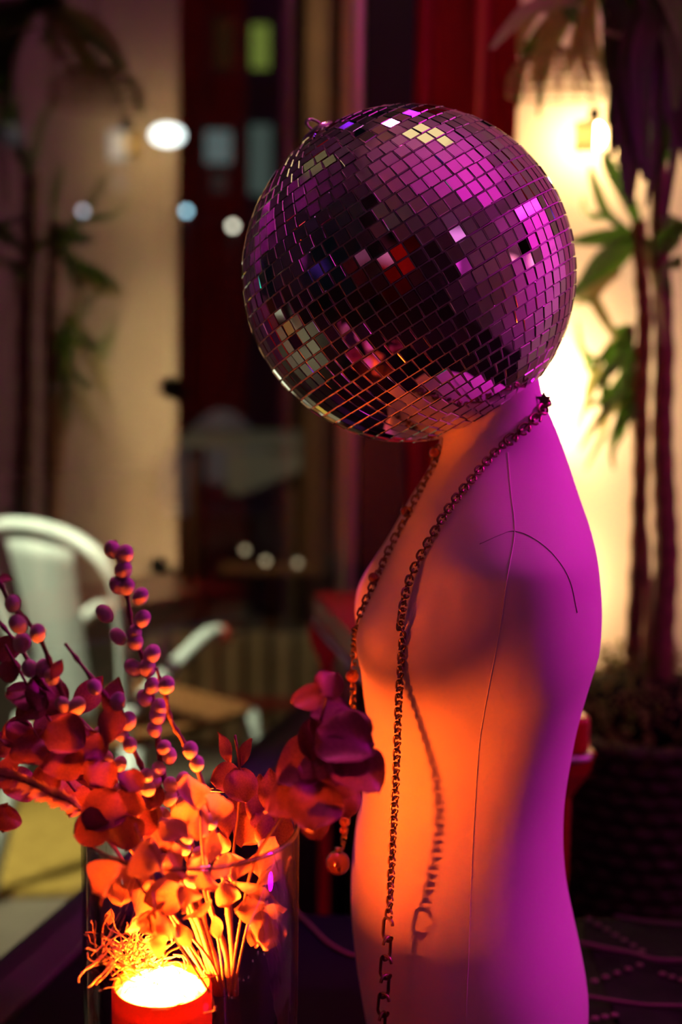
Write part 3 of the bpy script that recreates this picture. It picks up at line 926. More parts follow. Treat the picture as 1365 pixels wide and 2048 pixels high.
fo['kind'] = 'stuff'

def strap_leaf(P, width, matn, name, parent, fold=.35, tipw=0.06):
    """P list of 3D points base -> tip"""
    Q = spline(P, 7)
    v, f = [], []
    n = len(Q)
    for i, p in enumerate(Q):
        t = i / (n - 1)
        d = (Q[min(i + 1, n - 1)] - Q[max(i - 1, 0)]).normalized()
        side = d.cross(Vector((0.15, -1, .25))).normalized()
        nn = side.cross(d).normalized()
        wd = width * (tipw + (1 - tipw) * math.sin(PI * min(1, (t * .86 + .1))) ** .8) * .5
        v += [p - side * wd + nn * wd * fold, p - nn * wd * .1, p + side * wd + nn * wd * fold]
    for i in range(n - 1):
        for k in range(2):
            a = i * 3 + k
            f.append((a, a + 1, a + 4, a + 3))
    return MB().add(v, f).build(name, MT[matn], parent)
def leafpx(px, Ys, width, matn, parent, DY=.34):
    k = len(px)
    width *= 1.16
    Yl = Ys if hasattr(Ys, '__len__') else [Ys] * k
    strap_leaf([at(a, b, DY + Yl[0] + (Yl[-1] - Yl[0]) * i / (k - 1)) for i, (a, b) in enumerate(px)], width, matn, 'leaf', parent)
def cane(name, lab, px, Y, rads, leaves):
    th = empty(name, (PC.x, PC.y, RIMZ))
    tag(th, lab, 'house plant', 'cane plants in the wicker planter')
    Y += .34
    Q = spline([at(a, b, Y) for i, (a, b) in enumerate(px)], 12)
    rr = [1.16 * (rads[0] + (rads[1] - rads[0]) * i / (len(Q) - 1)) + .0012 * math.sin(i * 1.1) for i in range(len(Q))]
    MB().tube(Q, rr, 12).build('cane', MT['cane'], th)
    for lv in leaves:
        leafpx(lv[0], lv[1], lv[2], lv[3] if len(lv) > 3 else 'strap', th)
    return th
cane('dracaena_cane', 'slender dracaena cane with strap leaves next to the glowing wall', [(1278, 440), (1284, 560), (1290, 640), (1284, 780), (1282, 950), (1277, 1100), (1270, 1250), (1264, 1400), (1266, 1560)], 2.12, (.0105, .0135), [
    ([(1275, 470), (1215, 476), (1140, 484)], (2.12, 2.1), .026),
    ([(1270, 480), (1205, 520), (1150, 590)], (2.12, 2.06), .028),
    ([(1272, 490), (1220, 540), (1165, 570), (1140, 600)], (2.12, 2.2), .022),
    ([(1268, 470), (1215, 430), (1190, 370), (1180, 330)], (2.12, 2.2), .016),
    ([(1262, 478), (1220, 440), (1175, 430), (1165, 390)], (2.12, 2.25), .014),
    ([(1285, 470), (1320, 520), (1345, 600)], (2.12, 2.05), .018),
    ([(1280, 460), (1255, 400), (1215, 330), (1205, 300)], (2.12, 2.05), .024),
    ([(1282, 470), (1310, 560), (1330, 690)], (2.12, 2.0), .012, 'palm'),
    ([(1240, 540), (1190, 590), (1210, 640), (1232, 678)], (2.12, 2.12), .018, 'palm'),
    ([(1240, 545), (1180, 585), (1150, 610)], (2.12, 2.2), .016, 'palm'),
])
cane('dracaena_cane', 'thicker dracaena cane standing furthest right against the wall', [(1318, 330), (1322, 520), (1330, 700), (1326, 860), (1330, 1000), (1334, 1120), (1326, 1250), (1322, 1400), (1318, 1560)], 2.08, (.012, .0215), [
    ([(1325, 430), (1345, 450), (1375, 470)], (2.08, 2.0), .03),
    ([(1320, 520), (1335, 480), (1370, 440)], (2.08, 2.0), .036),
    ([(1322, 560), (1335, 540), (1360, 510)], (2.08, 1.98), .034),
    ([(1315, 350), (1290, 300), (1255, 290), (1235, 330)], (2.08, 2.0), .022),
    ([(1316, 340), (1330, 260), (1365, 230)], (2.08, 2.0), .026),
    ([(1316, 345), (1290, 220), (1262, 170)], (2.08, 2.1), .018),
    ([(1318, 345), (1310, 240), (1290, 120)], (2.08, 2.0), .03),
    ([(1318, 345), (1340, 200), (1330, 80)], (2.08, 2.0), .034),
])
th = cane('dracaena_cane', 'short dracaena shoot with a hanging bunch of glossy leaves beside the ball', [(1262, 650), (1266, 760), (1276, 900), (1284, 1010), (1296, 1200), (1296, 1400), (1296, 1560)], 2.15, (.006, .010), [
    ([(1262, 655), (1235, 690), (1210, 760), (1205, 840)], (2.15, 2.1), .017),
    ([(1262, 660), (1255, 720), (1235, 790), (1190, 840)], (2.15, 2.08), .018),
    ([(1262, 660), (1260, 740), (1240, 830), (1215, 890)], (2.15, 2.12), .014),
    ([(1258, 670), (1215, 700), (1180, 740), (1165, 690)], (2.15, 2.2), .012),
    ([(1258, 690), (1210, 740), (1180, 790), (1150, 860)], (2.15, 2.18), .013, 'palm'),
    ([(1258, 690), (1200, 720), (1165, 700), (1155, 640)], (2.15, 2.2), .012),
    ([(1262, 720), (1240, 800), (1190, 850), (1160, 900)], (2.15, 2.1), .013, 'palm'),
    ([(1264, 760), (1250, 820), (1230, 860), (1220, 880)], (2.15, 2.1), .014),
    ([(1258, 650), (1225, 660), (1190, 610), (1160, 600)], (2.15, 2.16), .013),
    ([(1262, 650), (1250, 700), (1225, 740), (1190, 770)], (2.15, 2.05), .016),
    ([(1264, 700), (1275, 770), (1262, 830), (1240, 850)], (2.15, 2.08), .015),
    ([(1262, 660), (1220, 690), (1175, 780), (1185, 830)], (2.15, 2.2), .011, 'palm'),
    ([(1264, 740), (1225, 800), (1200, 880), (1170, 940)], (2.15, 2.18), .011, 'palm'),
    ([(1264, 700), (1240, 760), (1205, 800), (1170, 810)], (2.15, 2.14), .014),
    ([(1264, 760), (1250, 850), (1225, 900), (1228, 940)], (2.15, 2.1), .011),
])

# hanging palm at the top
pm = empty('hanging_palm', at(1185, 20, 2.15))
tag(pm, 'pale drooping palm fronds hanging from the ceiling above the woven lamp', 'house plant')
hub = at(1190, -60, 2.33)
MB().lathe([(.03, -.02), (.05, .03), (.052, .06), (.02, .06)], hub, 24).build('hanging_pot', MT['black'], pm)
MB().tube([hub + Vector((0, 0, .05)), Vector((hub.x, hub.y, 2.9))], .0015, 6).build('hanging_cord', MT['black'], pm)
for px, Ys, wd, mn in [
    ([(1190, -55), (1120, 5), (1060, 20), (1020, 55), (982, 98)], (2.15, 2.0), .020, 'palm'),
    ([(1190, -55), (1130, 8), (1155, 10), (1170, 28)], (2.15, 2.0), .012, 'palm'),
    ([(1190, -50), (1120, 20), (1085, 80), (1065, 170)], (2.15, 2.2), .022, 'palm'),
    ([(1190, -50), (1140, 20), (1105, 90), (1092, 165)], (2.15, 2.2), .018, 'palm'),
    ([(1190, -50), (1090, 0), (1050, 50), (1038, 110)], (2.15, 2.25), .022, 'palm'),
    ([(1195, -50), (1165, 30), (1150, 90), (1130, 150)], (2.15, 2.2), .018, 'palm'),
    ([(1195, -50), (1180, 40), (1190, 100), (1225, 150)], (2.15, 2.2), .020, 'palm'),
    ([(1195, -50), (1175, 50), (1165, 110), (1180, 170)], (2.15, 2.25), .022, 'palm'),
    ([(1195, -50), (1150, -5), (1140, 30), (1150, 50)], (2.15, 2.1), .024, 'strap'),
    ([(1200, -50), (1215, 20), (1240, 70), (1200, 60)], (2.15, 2.0), .012, 'palm'),
    ([(1200, -50), (1240, 10), (1260, 60), (1268, 110)], (2.15, 2.05), .016, 'palm'),
    ([(1200, -50), (1255, -10), (1285, 20), (1305, 55)], (2.15, 2.05), .018, 'palm'),
    ([(1200, -50), (1240, 60), (1235, 160), (1215, 250)], (2.15, 2.05), .024, 'strap'),
    ([(1200, -50), (1270, 40), (1290, 150), (1285, 280)], (2.15, 2.0), .03, 'strap'),
    ([(1200, -50), (1300, 0), (1345, 90), (1350, 220)], (2.15, 1.95), .034, 'strap'),
    ([(1200, -50), (1310, -20), (1350, 30), (1375, 120)], (2.15, 1.9), .034, 'strap'),
    ([(1200, -50), (1250, 80), (1262, 200), (1250, 330)], (2.15, 2.0), .022, 'strap'),
    ([(1200, -50), (1225, 50), (1260, 130), (1300, 230)], (2.15, 2.0), .03, 'strap'),
    ([(1190, -50), (1110, 30), (1052, 110), (1036, 215)], (2.15, 2.3), .016, 'strap'),
    ([(1190, -50), (1135, 40), (1085, 140), (1078, 235)], (2.15, 2.3), .016, 'strap'),
]:
    leafpx(px, Ys, wd, mn, pm, .18)
dr = random.Random(8)
for k in range(16):
    x = 1235 + 150 * (k + dr.random()) / 16
    leafpx([(1200 + dr.uniform(0, 30), -55), (x - 10 + dr.uniform(-10, 30), dr.uniform(-30, 40)), (x + dr.uniform(-15, 15), dr.uniform(120, 240)), (x + dr.uniform(-25, 25), dr.uniform(260, 460))], (2.15, dr.uniform(1.9, 2.2)), dr.uniform(.018, .034), 'deep', pm, .15)

# ------------------------------------------------------------------ woven wall lamp and globe lamp
LC = at(1118, 150, 2.42)
wlmp = empty('woven_lamp', LC)
tag(wlmp, 'dome lamp of woven rattan hanging over the lit cream wall', 'lamp')
SR = .085
nrb = 18
for k in range(nrb):
    t = 2 * PI * k / nrb
    P = [LC + Vector((SR * math.sin(a) * math.cos(t), SR * math.sin(a) * math.sin(t), .062 * math.cos(a) - .02)) for a in [PI * .04 + i * (PI * .52) / 8 for i in range(9)]]
    MB().tube(P, .0018, 5).build('rattan_rib', MT['rattan'], wlmp)
for i in range(7):
    a = PI * .08 + i * PI * .48 / 6
    P = [LC + Vector(((SR + .001) * math.sin(a) * math.cos(t), (SR + .001) * math.sin(a) * math.sin(t), .062 * math.cos(a) - .02)) for t in [2 * PI * k / 40 for k in range(41)]]
    MB().tube(P, .0020, 5, cap=False).build('rattan_hoop', MT['rattan'], wlmp)
bp = at(1188, 272, 2.60)
MB().ball(bp, (.021, .021, .024), None, 16, 10).build('bulb', MT['bulb'], wlmp)
MB().add([bp + Vector((.034 * math.cos(t), .034 * math.sin(t), z)) for z in (-.03, .024) for t in [R(180 + 8.8 * k) for k in range(11)]], [(k, k + 1, 12 + k, 11 + k) for k in range(10)]).build('added_bulb_screen', MT['paper'], wlmp).modifiers.new('thick', 'SOLIDIFY').thickness = .002  # screen added to keep the bulb's mirror image out of the window
MB().lathe([(.010, .019), (.010, .045), (.004, .05)], bp, 14).build('socket', MT['black'], wlmp)
MB().tube([bp + Vector((0, 0, .05)), LC + Vector((0, 0, .05)), Vector((LC.x, LC.y, 2.9))], .0018, 6).build('lamp_cord', MT['black'], wlmp)
def wall_sconce(lab, loc, aim, power, ang_, rad, col=(1.0, .70, .34)):
    th = empty('wall_sconce', (loc.x, YB, loc.z))
    tag(th, lab, 'lamp')
    d = (aim - loc).normalized()
    q = d.to_track_quat('-Z', 'Y').to_matrix()
    MB().lathe([(.012, .05), (.018, .045), (.021, -.006), (.020, -.006), (.016, .04)], loc, 24, q).build('housing', MT['black'], th)
    MB().lathe([(.016, 0), (.016, .003)], loc, 20, q).build('lens', MT['globe'], th)
    b0 = loc + q @ Vector((0, 0, .035))
    MB().tube([b0, Vector((b0.x, YB - .004, b0.z))], .005, 10).build('bracket', MT['black'], th)
    ld = bpy.data.lights.new('wall_sconce', 'SPOT')
    ld.energy = power; ld.color = col; ld.spot_size = R(ang_); ld.spot_blend = .5; ld.shadow_soft_size = rad
    lo = bpy.data.objects.new('spot_beam', ld)
    COL.objects.link(lo)
    lo.parent = th
    lo.matrix_parent_inverse = Matrix.Translation(-th.location)
    lo.matrix_basis = Matrix.LocRotScale(loc + d * .012, d.to_track_quat('-Z', 'Y'), None)
wall_sconce('small black wall sconce behind the neck of the torso, lighting the cream wall', at(1052, 800, 2.605), at(1180, 770, 2.66), 8, 160, .012)
wall_sconce('added lower wall sconce, hidden behind the torso to brighten the cream wall', at(1060, 1190, 2.59), at(1180, 1130, 2.67), 4.5, 165, .012, (1.0, .62, .28))  # added lamp, brightens the lower part of the wall

# ------------------------------------------------------------------ table runner with trim
rn = empty('table_runner', (0.55, 1.4, TZ))
tag(rn, 'dark patterned cloth runner on the display table right of the torso', 'cloth')
rv, rf = [], []
nx, ny = 40, 30
for j in range(ny + 1):
    for i in range(nx + 1):
        x = .30 + .80 * i / nx
        y = .95 + .69 * j / ny
        z = TZ + .004 + .004 * math.sin(x * 31 + y * 12) * math.sin(y * 17 - x * 9)
        rv.append((x, y, max(z, TZ + .0012)))
for j in range(ny):
    for i in range(nx):
        a = j * (nx + 1) + i
        rf.append((a, a + 1, a + nx + 2, a + nx + 1))
ro2 = MB().add(rv, rf).build('cloth', MT['runner'], rn)
def rzn(x, y): return TZ + .007
for pts in ([(1160, 1886), (1215, 1898), (1270, 1908), (1310, 1920), (1370, 1922)], [(1160, 1990), (1220, 2000), (1290, 2010), (1370, 2012)], [(1230, 1832), (1290, 1842), (1370, 1850)]):
    MB().tube(spline([atz(a, b, TZ + .007) for a, b in pts], 6), .0034 if pts[0][1] == 1886 else .0022, 7).build('trim_cord', MT['trim'], rn)
for (a, b, c_, d_, n) in ((1190, 1962, 1280, 1930, 5), (1178, 1838, 1285, 1902, 7), (1326, 1948, 1365, 1960, 3), (1172, 2040, 1230, 2030, 4)):
    for k in range(n):
        t = k / max(1, n - 1)
        p = atz(a + (c_ - a) * t, b + (d_ - b) * t, TZ + .007)
        MB().ball(p, (.0045, .0045, .0022), None, 10, 6).build('sequin', MT['trim'], rn)

# ------------------------------------------------------------------ outside: chairs
def steel_chair(loc, rz, lab, s=1.0):
    """armchair of bent steel tube with a sheet-metal splat; local -Y is the front"""
    th = empty('steel_armchair', (0, 0, 0))
    tag(th, lab, 'chair', 'white steel armchairs on the terrace')
    def tube(name, pts, r=.014, m='white', sm=8):
        return MB().tube(spline(pts, sm), r, 10).build(name, MT[m], th)
    hw = .235
    # hoop of the back
    hoop = [(-.145, .15, .44), (-.185, .185, .62), (-.215, .225, .78), (-.20, .25, .86), (-.12, .262, .905), (0, .266, .918), (.12, .262, .905), (.20, .25, .86), (.215, .225, .78), (.185, .185, .62), (.145, .15, .44)]
    tube('back_hoop', hoop, .016)
    # splat
    v = []
    for i in range(9):
        t = i / 8
        z = .45 + .45 * t
        wd = .075 + .035 * t
        y = .165 + .095 * t
        for s_ in (-1, 1):
            v.append((s_ * wd, y, z)); v.append((s_ * wd, y + .006, z))
    f = []
    for i in range(8):
        a = i * 4
        f += [(a, a + 2, a + 6, a + 4), (a + 1, a + 5, a + 7, a + 3), (a, a + 4, a + 5, a + 1), (a + 2, a + 3, a + 7, a + 6)]
    f += [(0, 1, 3, 2), (32, 34, 35, 33)]
    MB().add(v, f).build('back_splat', MT['white'], th)
    # seat
    pts = [Vector((-.20, -.22, 0)), Vector((.20, -.22, 0)), Vector((.175, .18, 0)), Vector((-.175, .18, 0))]
    bevel(MB().prism(rounded(pts, .05), .435, .455).build('seat', MT['post'], th, smooth=False), .006)
    for sx in (-1, 1):
        arm = tube('armrest', [(sx * .175, .19, .50), (sx * .185, .12, .555), (sx * .19, .02, .615), (sx * .19, -.05, .65), (sx * .19, -.09, .655), (sx * .19, -.12, .64)], .017)
        MB().tube([(sx * .19, -.095, .654), (sx * .19, -.125, .637)], .019, 10).build('red_lit_arm_tip', MT['redlit'], arm)  # sleeve carrying the painted red light at the arm tip
        for sy, yb, yt in ((-1, -.27, -.20), (1, .24, .16)):
            lv = MB()
            top, bot = Vector((sx * .18, yt, .44)), Vector((sx * .225, yb, 0.012))
            lv.tube([top, (top + bot) / 2, bot], [.026, .021, .014], 8)
            lg = lv.build('leg', MT['white'], th)
            MB().lathe([(.016, .0), (.016, .02)], (bot.x, bot.y, 0), 10).build('foot_cap', MT['black'], lg)
    th.location = loc
    th.rotation_euler = (0, 0, rz)
    return th
cp = at(88, 1045, 3.25)
steel_chair((at(96, 1045, 3.0).x + .145, 3.19, 0), R(141), 'white steel armchair outside the window behind the willow branches')
steel_chair((-2.25, 1.55, 0), R(120), 'white steel armchair further along the terrace, seen only mirrored in the ball')

mt_ = MB().prism(rounded([Vector((p.x, p.y, 0)) for p in (atz(-260, 1600, 0), atz(-120, 1800, 0), atz(190, 1790, 0), atz(150, 1600, 0))], .06), -.004, .02).build('door_mat', MT['mat_'], smooth=False)
bevel(mt_, .006)
tag(mt_, 'ochre coir mat on the terrace floor below the white armchair', 'mat')

# slatted planter box outside
pbx = empty('slatted_planter', (at(480, 1500, 4.3).x, 4.3, 0))
tag(pbx, 'low planter box of pale upright boards with a red rail outside', 'planter')
x0 = at(340, 1450, 4.3).x; x1 = at(640, 1450, 4.3).x
nb = 6
for i in range(nb):
    xx = x0 + (x1 - x0) * (i + .5) / nb
    bevel(MB().box((xx, 4.3, .19 + .005 * (i % 2)), ((x1 - x0) / nb - .018, .02, .36)).build('board', MT['wood'], pbx, smooth=False))
bevel(MB().box(((x0 + x1) / 2, 4.285, .15), (x1 - x0 + .04, .012, .035)).build('red_rail', MT['redm'], pbx, smooth=False))
bevel(MB().box(((x0 + x1) / 2, 4.42, .17), (x1 - x0, .2, .33)).build('box_body', MT['brick'], pbx, smooth=False))

# far terrace table, cloth and shell chair
tY = 5.6
tb = empty('terrace_table', (at(490, 885, tY).x, tY, 0))
tag(tb, 'outdoor table with a thin pale edge beyond the window', 'table')
tz = at(480, 890, tY).z
xa, xb = at(352, 890, tY).x, at(618, 890, tY).x
bevel(MB().box(((xa + xb) / 2, tY + .25, tz), (xb - xa, .55, .025)).build('table_top', MT['cloth'], tb, smooth=False))
for x in (xa + .06, xb - .06):
    for y in (tY + .04, tY + .46):
        MB().tube([(x, y, 0), (x, y, tz - .01)], .015, 8).build('leg', MT['post'], tb)
cl_ = MB()
cpnts = [at(455, 905, tY - .03), at(612, 905, tY - .03), at(612, 938, tY - .035), at(480, 990, tY - .04), at(452, 985, tY - .04)]
cl_.add(cpnts + [p + Vector((0, .004, 0)) for p in cpnts], [(0, 1, 2, 3, 4), (9, 8, 7, 6, 5)] + [(i, i + 5, (i + 1) % 5 + 5, (i + 1) % 5) for i in range(5)])
co_ = cl_.build('table_cloth', MT['cloth'], smooth=False)
tag(co_, 'pale cloth corner hanging from the front of the outdoor table', 'cloth')
sc_ = empty('shell_chair', (at(440, 840, 6.0).x, 6.45, 0))
tag(sc_, 'grey-blue plastic shell chair behind the outdoor table', 'chair')
shell = []
sf = []
cx = at(440, 840, 6.45).x
for j in range(10):
    t = j / 9
    for i in range(15):
        s_ = -1 + 2 * i / 14
        wdt = .26 * (1 - .35 * t ** 3)
        shell.append((cx + s_ * wdt, 6.45 + .16 * (1 - s_ * s_) * .9 - .12 * (1 - t), .46 + .42 * t * (1 - .35 * s_ * s_ * t)))
for j in range(9):
    for i in range(14):
        a = j * 15 + i
        sf.append((a, a + 1, a + 16, a + 15))
so_ = MB().add(shell, sf).build('shell_back', MT['shell'], sc_)
so_.modifiers.new('t', 'SOLIDIFY').thickness = .008
bevel(MB().box((cx, 6.36, .45), (.44, .42, .02)).build('seat', MT['shell'], sc_, smooth=False), .008)
for sx in (-.17, .17):
    for sy in (6.2, 6.5):
        MB().tube([(cx + sx, sy, 0), (cx + sx * .8, sy, .44)], .012, 8).build('leg', MT['post'], sc_)

# timber post on the terrace
tp = MB()
p0 = atz(612, 1400, .3)
p = at(628, 800, 4.7)
tp.box((p.x, 4.7, 1.35), (.07, .07, 2.7))
tpo = bevel(tp.build('timber_post', MT['post'], smooth=False))
tag(tpo, 'orange-brown upright timber post on the terrace beside the window edge', 'post')

# glass tea lights on the planter edge
for x, y, s, lab in ((490, 1100, 1.0, 'leftmost of the three faint tea lights on the outdoor shelf'), (532, 1122, 1.2, 'middle of the three faint tea lights on the outdoor shelf'), (596, 1126, .9, 'rightmost of the three faint tea lights on the outdoor shelf')):
    th = empty('tea_light', at(x, y + 12, 4.62))
    tag(th, lab, 'tea light', 'tea lights outside')
    c = at(x, y, 4.62)
    MB().lathe([(.018, -.02), (.022, .03), (.020, .03), (.016, -.016)], c, 16).build('glass_cup', MT['vase'], th)
    MB().ball(c, .010, None, 10, 8).build('flame', emis('tea_flame', (.9, .75, .45), 1.6 * s), th)
ss = at(543, 1138, 4.62)
shf = bevel(MB().box((ss.x, 4.64, ss.z - .004), (.34, .12, .02)).build('shelf_board', MT['post'], smooth=False))
tag(shf, 'narrow outdoor shelf board carrying three tea lights', 'shelf')
brk = MB().box((ss.x, 4.68, (ss.z - .014) / 2), (.05, .04, ss.z - .014)).build('shelf_leg', MT['post'], shf, smooth=False)

# building across the street
BY = 11.0
bl = empty('brick_building', (0, BY, 0))
tag(bl, 'dark brick building across the street with a few lit windows', 'building')
bx0, bx1 = at(-200, 400, BY).x, at(900, 400, BY).x
MB().box(((bx0 + bx1) / 2, BY + 1, 3.0), (bx1 - bx0, 2, 6.2)).build('facade', MT['brick'], bl, smooth=False)
MB().box(((bx0 + bx1) / 2, BY - .06, at(400, 438, BY).z), (bx1 - bx0, .14, .10)).build('ledge', MT['dark'], bl, smooth=False)
def bwin(xa, ya, xb, yb, col, s):
    c = at((xa + xb) / 2, (ya + yb) / 2, BY - .02)
    wd = (at(xb, ya, BY).x - at(xa, ya, BY).x)
    hh = abs(at(xa, ya, BY).z - at(xa, yb, BY).z)
    fr = MB()
    for dx, dz, sx, sz in ((-wd / 2 - .03, 0, .06, hh + .12), (wd / 2 + .03, 0, .06, hh + .12), (0, hh / 2 + .03, wd, .06), (0, -hh / 2 - .03, wd, .06)):
        fr.box((c.x + dx, c.y - .03, c.z + dz), (sx, .08, sz))
    fo_ = fr.build('window_frame', MT['dark'], bl, smooth=False)
    MB().box((c.x, c.y, c.z), (wd, .03, hh)).build('lit_pane', emis('lit_window', col, s), fo_, smooth=False)
bwin(220, 262, 256, 330, (.62, .80, .85), .42)
bwin(412, 262, 464, 328, (.45, .66, .66), .26)
bwin(500, 250, 544, 390, (.42, .60, .52), .16)
bwin(503, 50, 540, 140, (.55, .72, .12), .35)
bwin(228, 338, 252, 380, (.5, .55, .65), .10)
bwin(425, 345, 455, 385, (.4, .45, .42), .05)
bwin(10, 250, 50, 290, (.5, .4, .45), .10)
bwin(430, 40, 470, 140, (.3, .30, .10), .03)
def street_lamp(x, y, Y, r, col, s, lab, oval=1.0):
    c = at(x, y, Y)
    th = empty('street_lamp', (c.x, c.y, 0))
    tag(th, lab, 'street lamp', 'street lamps')
    MB().ball(c, (r * oval, r, r), None, 16, 10).build('lamp_head', emis('lamp_glow', col, s), th)
    MB().tube([(c.x, c.y + .02, 0), (c.x, c.y + .02, c.z - r * .8)], .02, 8).build('pole', MT['dark'], th)
street_lamp(335, 270, 9.6, .062, (.86, 1.0, 1.0), 5, 'brightest white oval street lamp between two lit windows', 1.7)
street_lamp(166, 422, 9.0, .020, (.75, .80, 1.0), 2.4, 'dim bluish street lamp, leftmost of the three small round ones')
street_lamp(373, 422, 9.2, .020, (.45, .82, 1.0), 6, 'small sky-blue street lamp below the brightest lamp')
street_lamp(466, 452, 9.4, .020, (1.0, .95, .75), 7, 'small warm white street lamp nearest the mirror ball')

# ------------------------------------------------------------------ room lamps
def spot(name, lab, loc, aim, col, power, ang_=60, rad=.05, face=1.0):
    th = empty(name, loc)
    tag(th, lab, 'spotlight', 'coloured stage spotlights')
    loc, aim = Vector(loc), Vector(aim)
    d = (aim - loc).normalized()
    q = d.to_track_quat('-Z', 'Y').to_matrix()
    MB().lathe([(.055, .16), (.06, .14), (.062, -.02), (.058, -.02), (.056, .13)], loc, 24, q).build('housing', MT['black'], th)
    MB().lathe([(.05, .0), (.05, .004)], loc, 24, q).build('lens', emis('spot_lens', col, face), th)
    MB().tube([loc + q @ Vector((.068, 0, .06)), loc + q @ Vector((.068, 0, .06)) + Vector((0, 0, .08)), Vector((loc.x, loc.y, 2.9))], .008, 8).build('yoke', MT['black'], th)
    ld = bpy.data.lights.new(name, 'SPOT')
    ld.energy = power
    ld.color = col
    ld.spot_size = R(ang_)
    ld.spot_blend = .6
    ld.shadow_soft_size = rad
    lo = bpy.data.objects.new('spot_beam', ld)
    COL.objects.link(lo)
    lo.parent = th
    lo.matrix_parent_inverse = Matrix.Translation(-th.location)
    lo.matrix_basis = Matrix.LocRotScale(loc + d * .03, d.to_track_quat('-Z', 'Y'), None)
    return th
spot('stage_spotlight', 'magenta ceiling spotlight aimed at the back of the torso', (1.62, 1.42, 2.15), (.17, 1.3, 1.14), (1, .001, .74), 66, 32, .09, 4)
spot('stage_spotlight', 'violet ceiling spotlight near the window corner', (.10, 2.25, 2.55), (.02, 1.95, .92), (.32, .02, 1.0), 45, 26, .05, 6)
spot('stage_spotlight', 'pink ceiling spotlight above the table aimed down at the chest', (-.10, 1.85, 2.6), (.08, 1.28, 1.2), (1, .06, .36), 70, 34, .08, 3)
spot('stage_spotlight', 'added unseen magenta spotlight washing the side wall mirrored in the ball', (1.15, 1.7, 2.75), (1.95, 1.65, 2.0), (1, .006, .70), 160, 80, .06, 3)  # added lamp, colours the wall that the ball tiles mirror
spot('stage_spotlight', 'added unseen magenta uplight tinting the ceiling mirrored in the ball', (1.35, 1.0, 1.9), (.95, 1.02, 2.9), (1, .02, .66), 66, 96, .06, 2)  # added lamp, colours the ceiling patch seen in the upper ball tiles
def added_tube_lamp(lab, p, q, col, s):  # unseen tubes added to wash the side of the room in magenta
    th = empty('added_tube', Vector(p))
    tag(th, lab, 'tube lamp', 'added magenta tube lamps')
    p, q = Vector(p), Vector(q)
    MB().tube([p, q], .014, 12).build('tube', emis('tube_glow', col, s), th)
    for e, o in ((p, q), (q, p)):
        d = (e - o).normalized()
        MB().tube([e - d * .01, e + d * .03], .018, 12).build('end_cap', MT['black'], th)
added_tube_lamp('added unseen magenta tube lamp high on the room wall opposite the window', (1.90, .2, 2.45), (1.90, 2.3, 2.45), (1, .03, .65), 5)
added_tube_lamp('added unseen magenta tube lamp standing upright in the room corner', (1.88, -1.4, .5), (1.88, -1.4, 2.1), (1, .04, .75), 2)

tl = spot('added_terrace_spot', 'added unseen white spotlight brightening the steel chair outside the window', (-1.5, 2.2, 2.6), (-.68, 3.08, .68), (.95, 1, .74), 480, 27, .06, 5)  # unseen lamp added to light the white chair
tl['category'] = 'spotlight'
MB().tube([(-1.5, 2.2, 2.9), (-1.5, 2.2, 3.0), (wl(1.9).x - .1, 1.9, 3.0)], .012, 8).build('wall_bracket', MT['black'], tl)
tl = spot('added_terrace_spot', 'added unseen white spotlight brightening the far end chair mirrored in the ball', (-1.9, .7, 2.6), (-2.2, 1.5, .5), (.93, 1, .78), 220, 50, .06, 5)  # unseen lamp added so the mirrored chair shows bright in the tiles
tl = spot('added_terrace_spot', 'added unseen warm spotlight brightening the outdoor table and shell chair', (-.6, 3.5, 2.85), (-.42, 5.0, .6), (1, .92, .70), 60, 95, .06, 3)  # unseen lamp added to light the far table, shell chair and planter boards
# paper lantern above the ball
pl_c = Vector((.18, 1.46, 2.50))
pn = empty('paper_lantern', pl_c)
tag(pn, 'round cream paper lantern hanging above the mirror ball', 'lamp')
MB().ball(pl_c, (.19, .19, .16), None, 28, 18).build('paper_shade', emis('lantern_paper', (1, .74, .34), .95), pn)
for i in range(1, 9):
    a = PI * i / 9
    P = [pl_c + Vector((.191 * math.sin(a) * math.cos(t), .191 * math.sin(a) * math.sin(t), .161 * math.cos(a))) for t in [2 * PI * k / 32 for k in range(33)]]
    MB().tube(P, .0012, 4, cap=False).build('wire_hoop', MT['rattan'], pn)
MB().tube([pl_c + Vector((0, 0, .16)), (pl_c.x, pl_c.y, 2.9)], .002, 6).build('cord', MT['black'], pn)

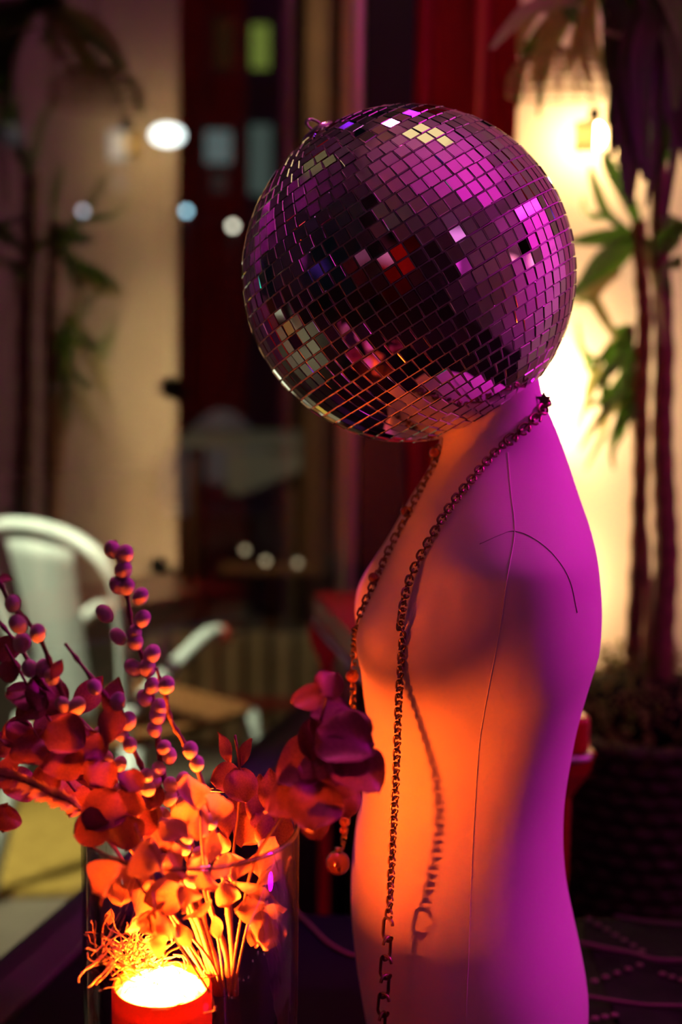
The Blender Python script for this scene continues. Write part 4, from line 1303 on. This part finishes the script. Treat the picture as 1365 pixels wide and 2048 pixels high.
for lab, c, r_, col, st in (('lilac round paper lantern hanging in the rear of the room', (1.25, -.7, 2.37), .19, (1, .25, .85), .9), ('small rose paper lantern hanging behind the camera', (-.80, -1.50, 2.0), .17, (.8, .16, .38), .55), ('violet paper lantern hanging low at the rear of the room', (.75, -1.3, 1.55), .12, (.30, .06, 1.0), .7)):
    c = Vector(c)
    pn = empty('paper_lantern', c)
    tag(pn, lab, 'lamp', 'coloured paper lanterns')
    MB().ball(c, (r_, r_, r_ * .85), None, 20, 12).build('paper_shade', emis('lantern_paper', col, st), pn)
    MB().tube([c + Vector((0, 0, r_ * .84)), (c.x, c.y, 2.9)], .002, 6).build('cord', MT['black'], pn)

# teal lamp and red curtain behind the camera, string of bulbs on the side wall
tl2 = empty('teal_pendant', (-.45, -.8, 2.45))
tag(tl2, 'small teal glass pendant lamp in the room, mirrored in the ball', 'lamp')
MB().ball((-.38, -.55, 2.45), (.07, .07, .09), None, 16, 10).build('shade', emis('teal_glow', (.02, .75, .45), 1.2), tl2)
MB().tube([(-.38, -.55, 2.53), (-.38, -.55, 2.9)], .003, 6).build('cord', MT['black'], tl2)
rv, rf = [], []
for j in range(2):
    for i in range(81):
        t = i / 80
        rv.append((-1.35 + 1.3 * t, -2.50 + .03 * math.sin(t * 60), .03 + 2.84 * j))
for i in range(80):
    rf.append((i, i + 1, 82 + i, 81 + i))
rc = MB().add(rv, rf).build('rear_curtain', MT['curtain'])
rc.modifiers.new('thick', 'SOLIDIFY').thickness = .005
tag(rc, 'red velvet curtain on the rear wall behind the camera', 'curtain')
spot('stage_spotlight', 'red ceiling spotlight washing the rear curtain', (-.6, -1.2, 2.6), (-.7, -2.5, 1.6), (1, .05, .02), 34, 80, .05, 3)
sl = empty('string_lights', (1.9, 0, 1.9))
tag(sl, 'string of small pink bulbs along the side wall of the room', 'string lights')
wp = []
for i in range(57):
    t = i / 56
    wp.append(Vector((1.86, -1.2 + 3.4 * t, 1.75 + .10 * math.cos(t * 8 * PI))))
MB().tube(wp, .003, 6).build('wire', MT['black'], sl)
for i in range(2, 56, 4):
    MB().ball(wp[i] - Vector((0, 0, .035)), (.02, .02, .026), None, 10, 8).build('bulb', emis('string_bulb', (1, .22, .45), 3), sl)
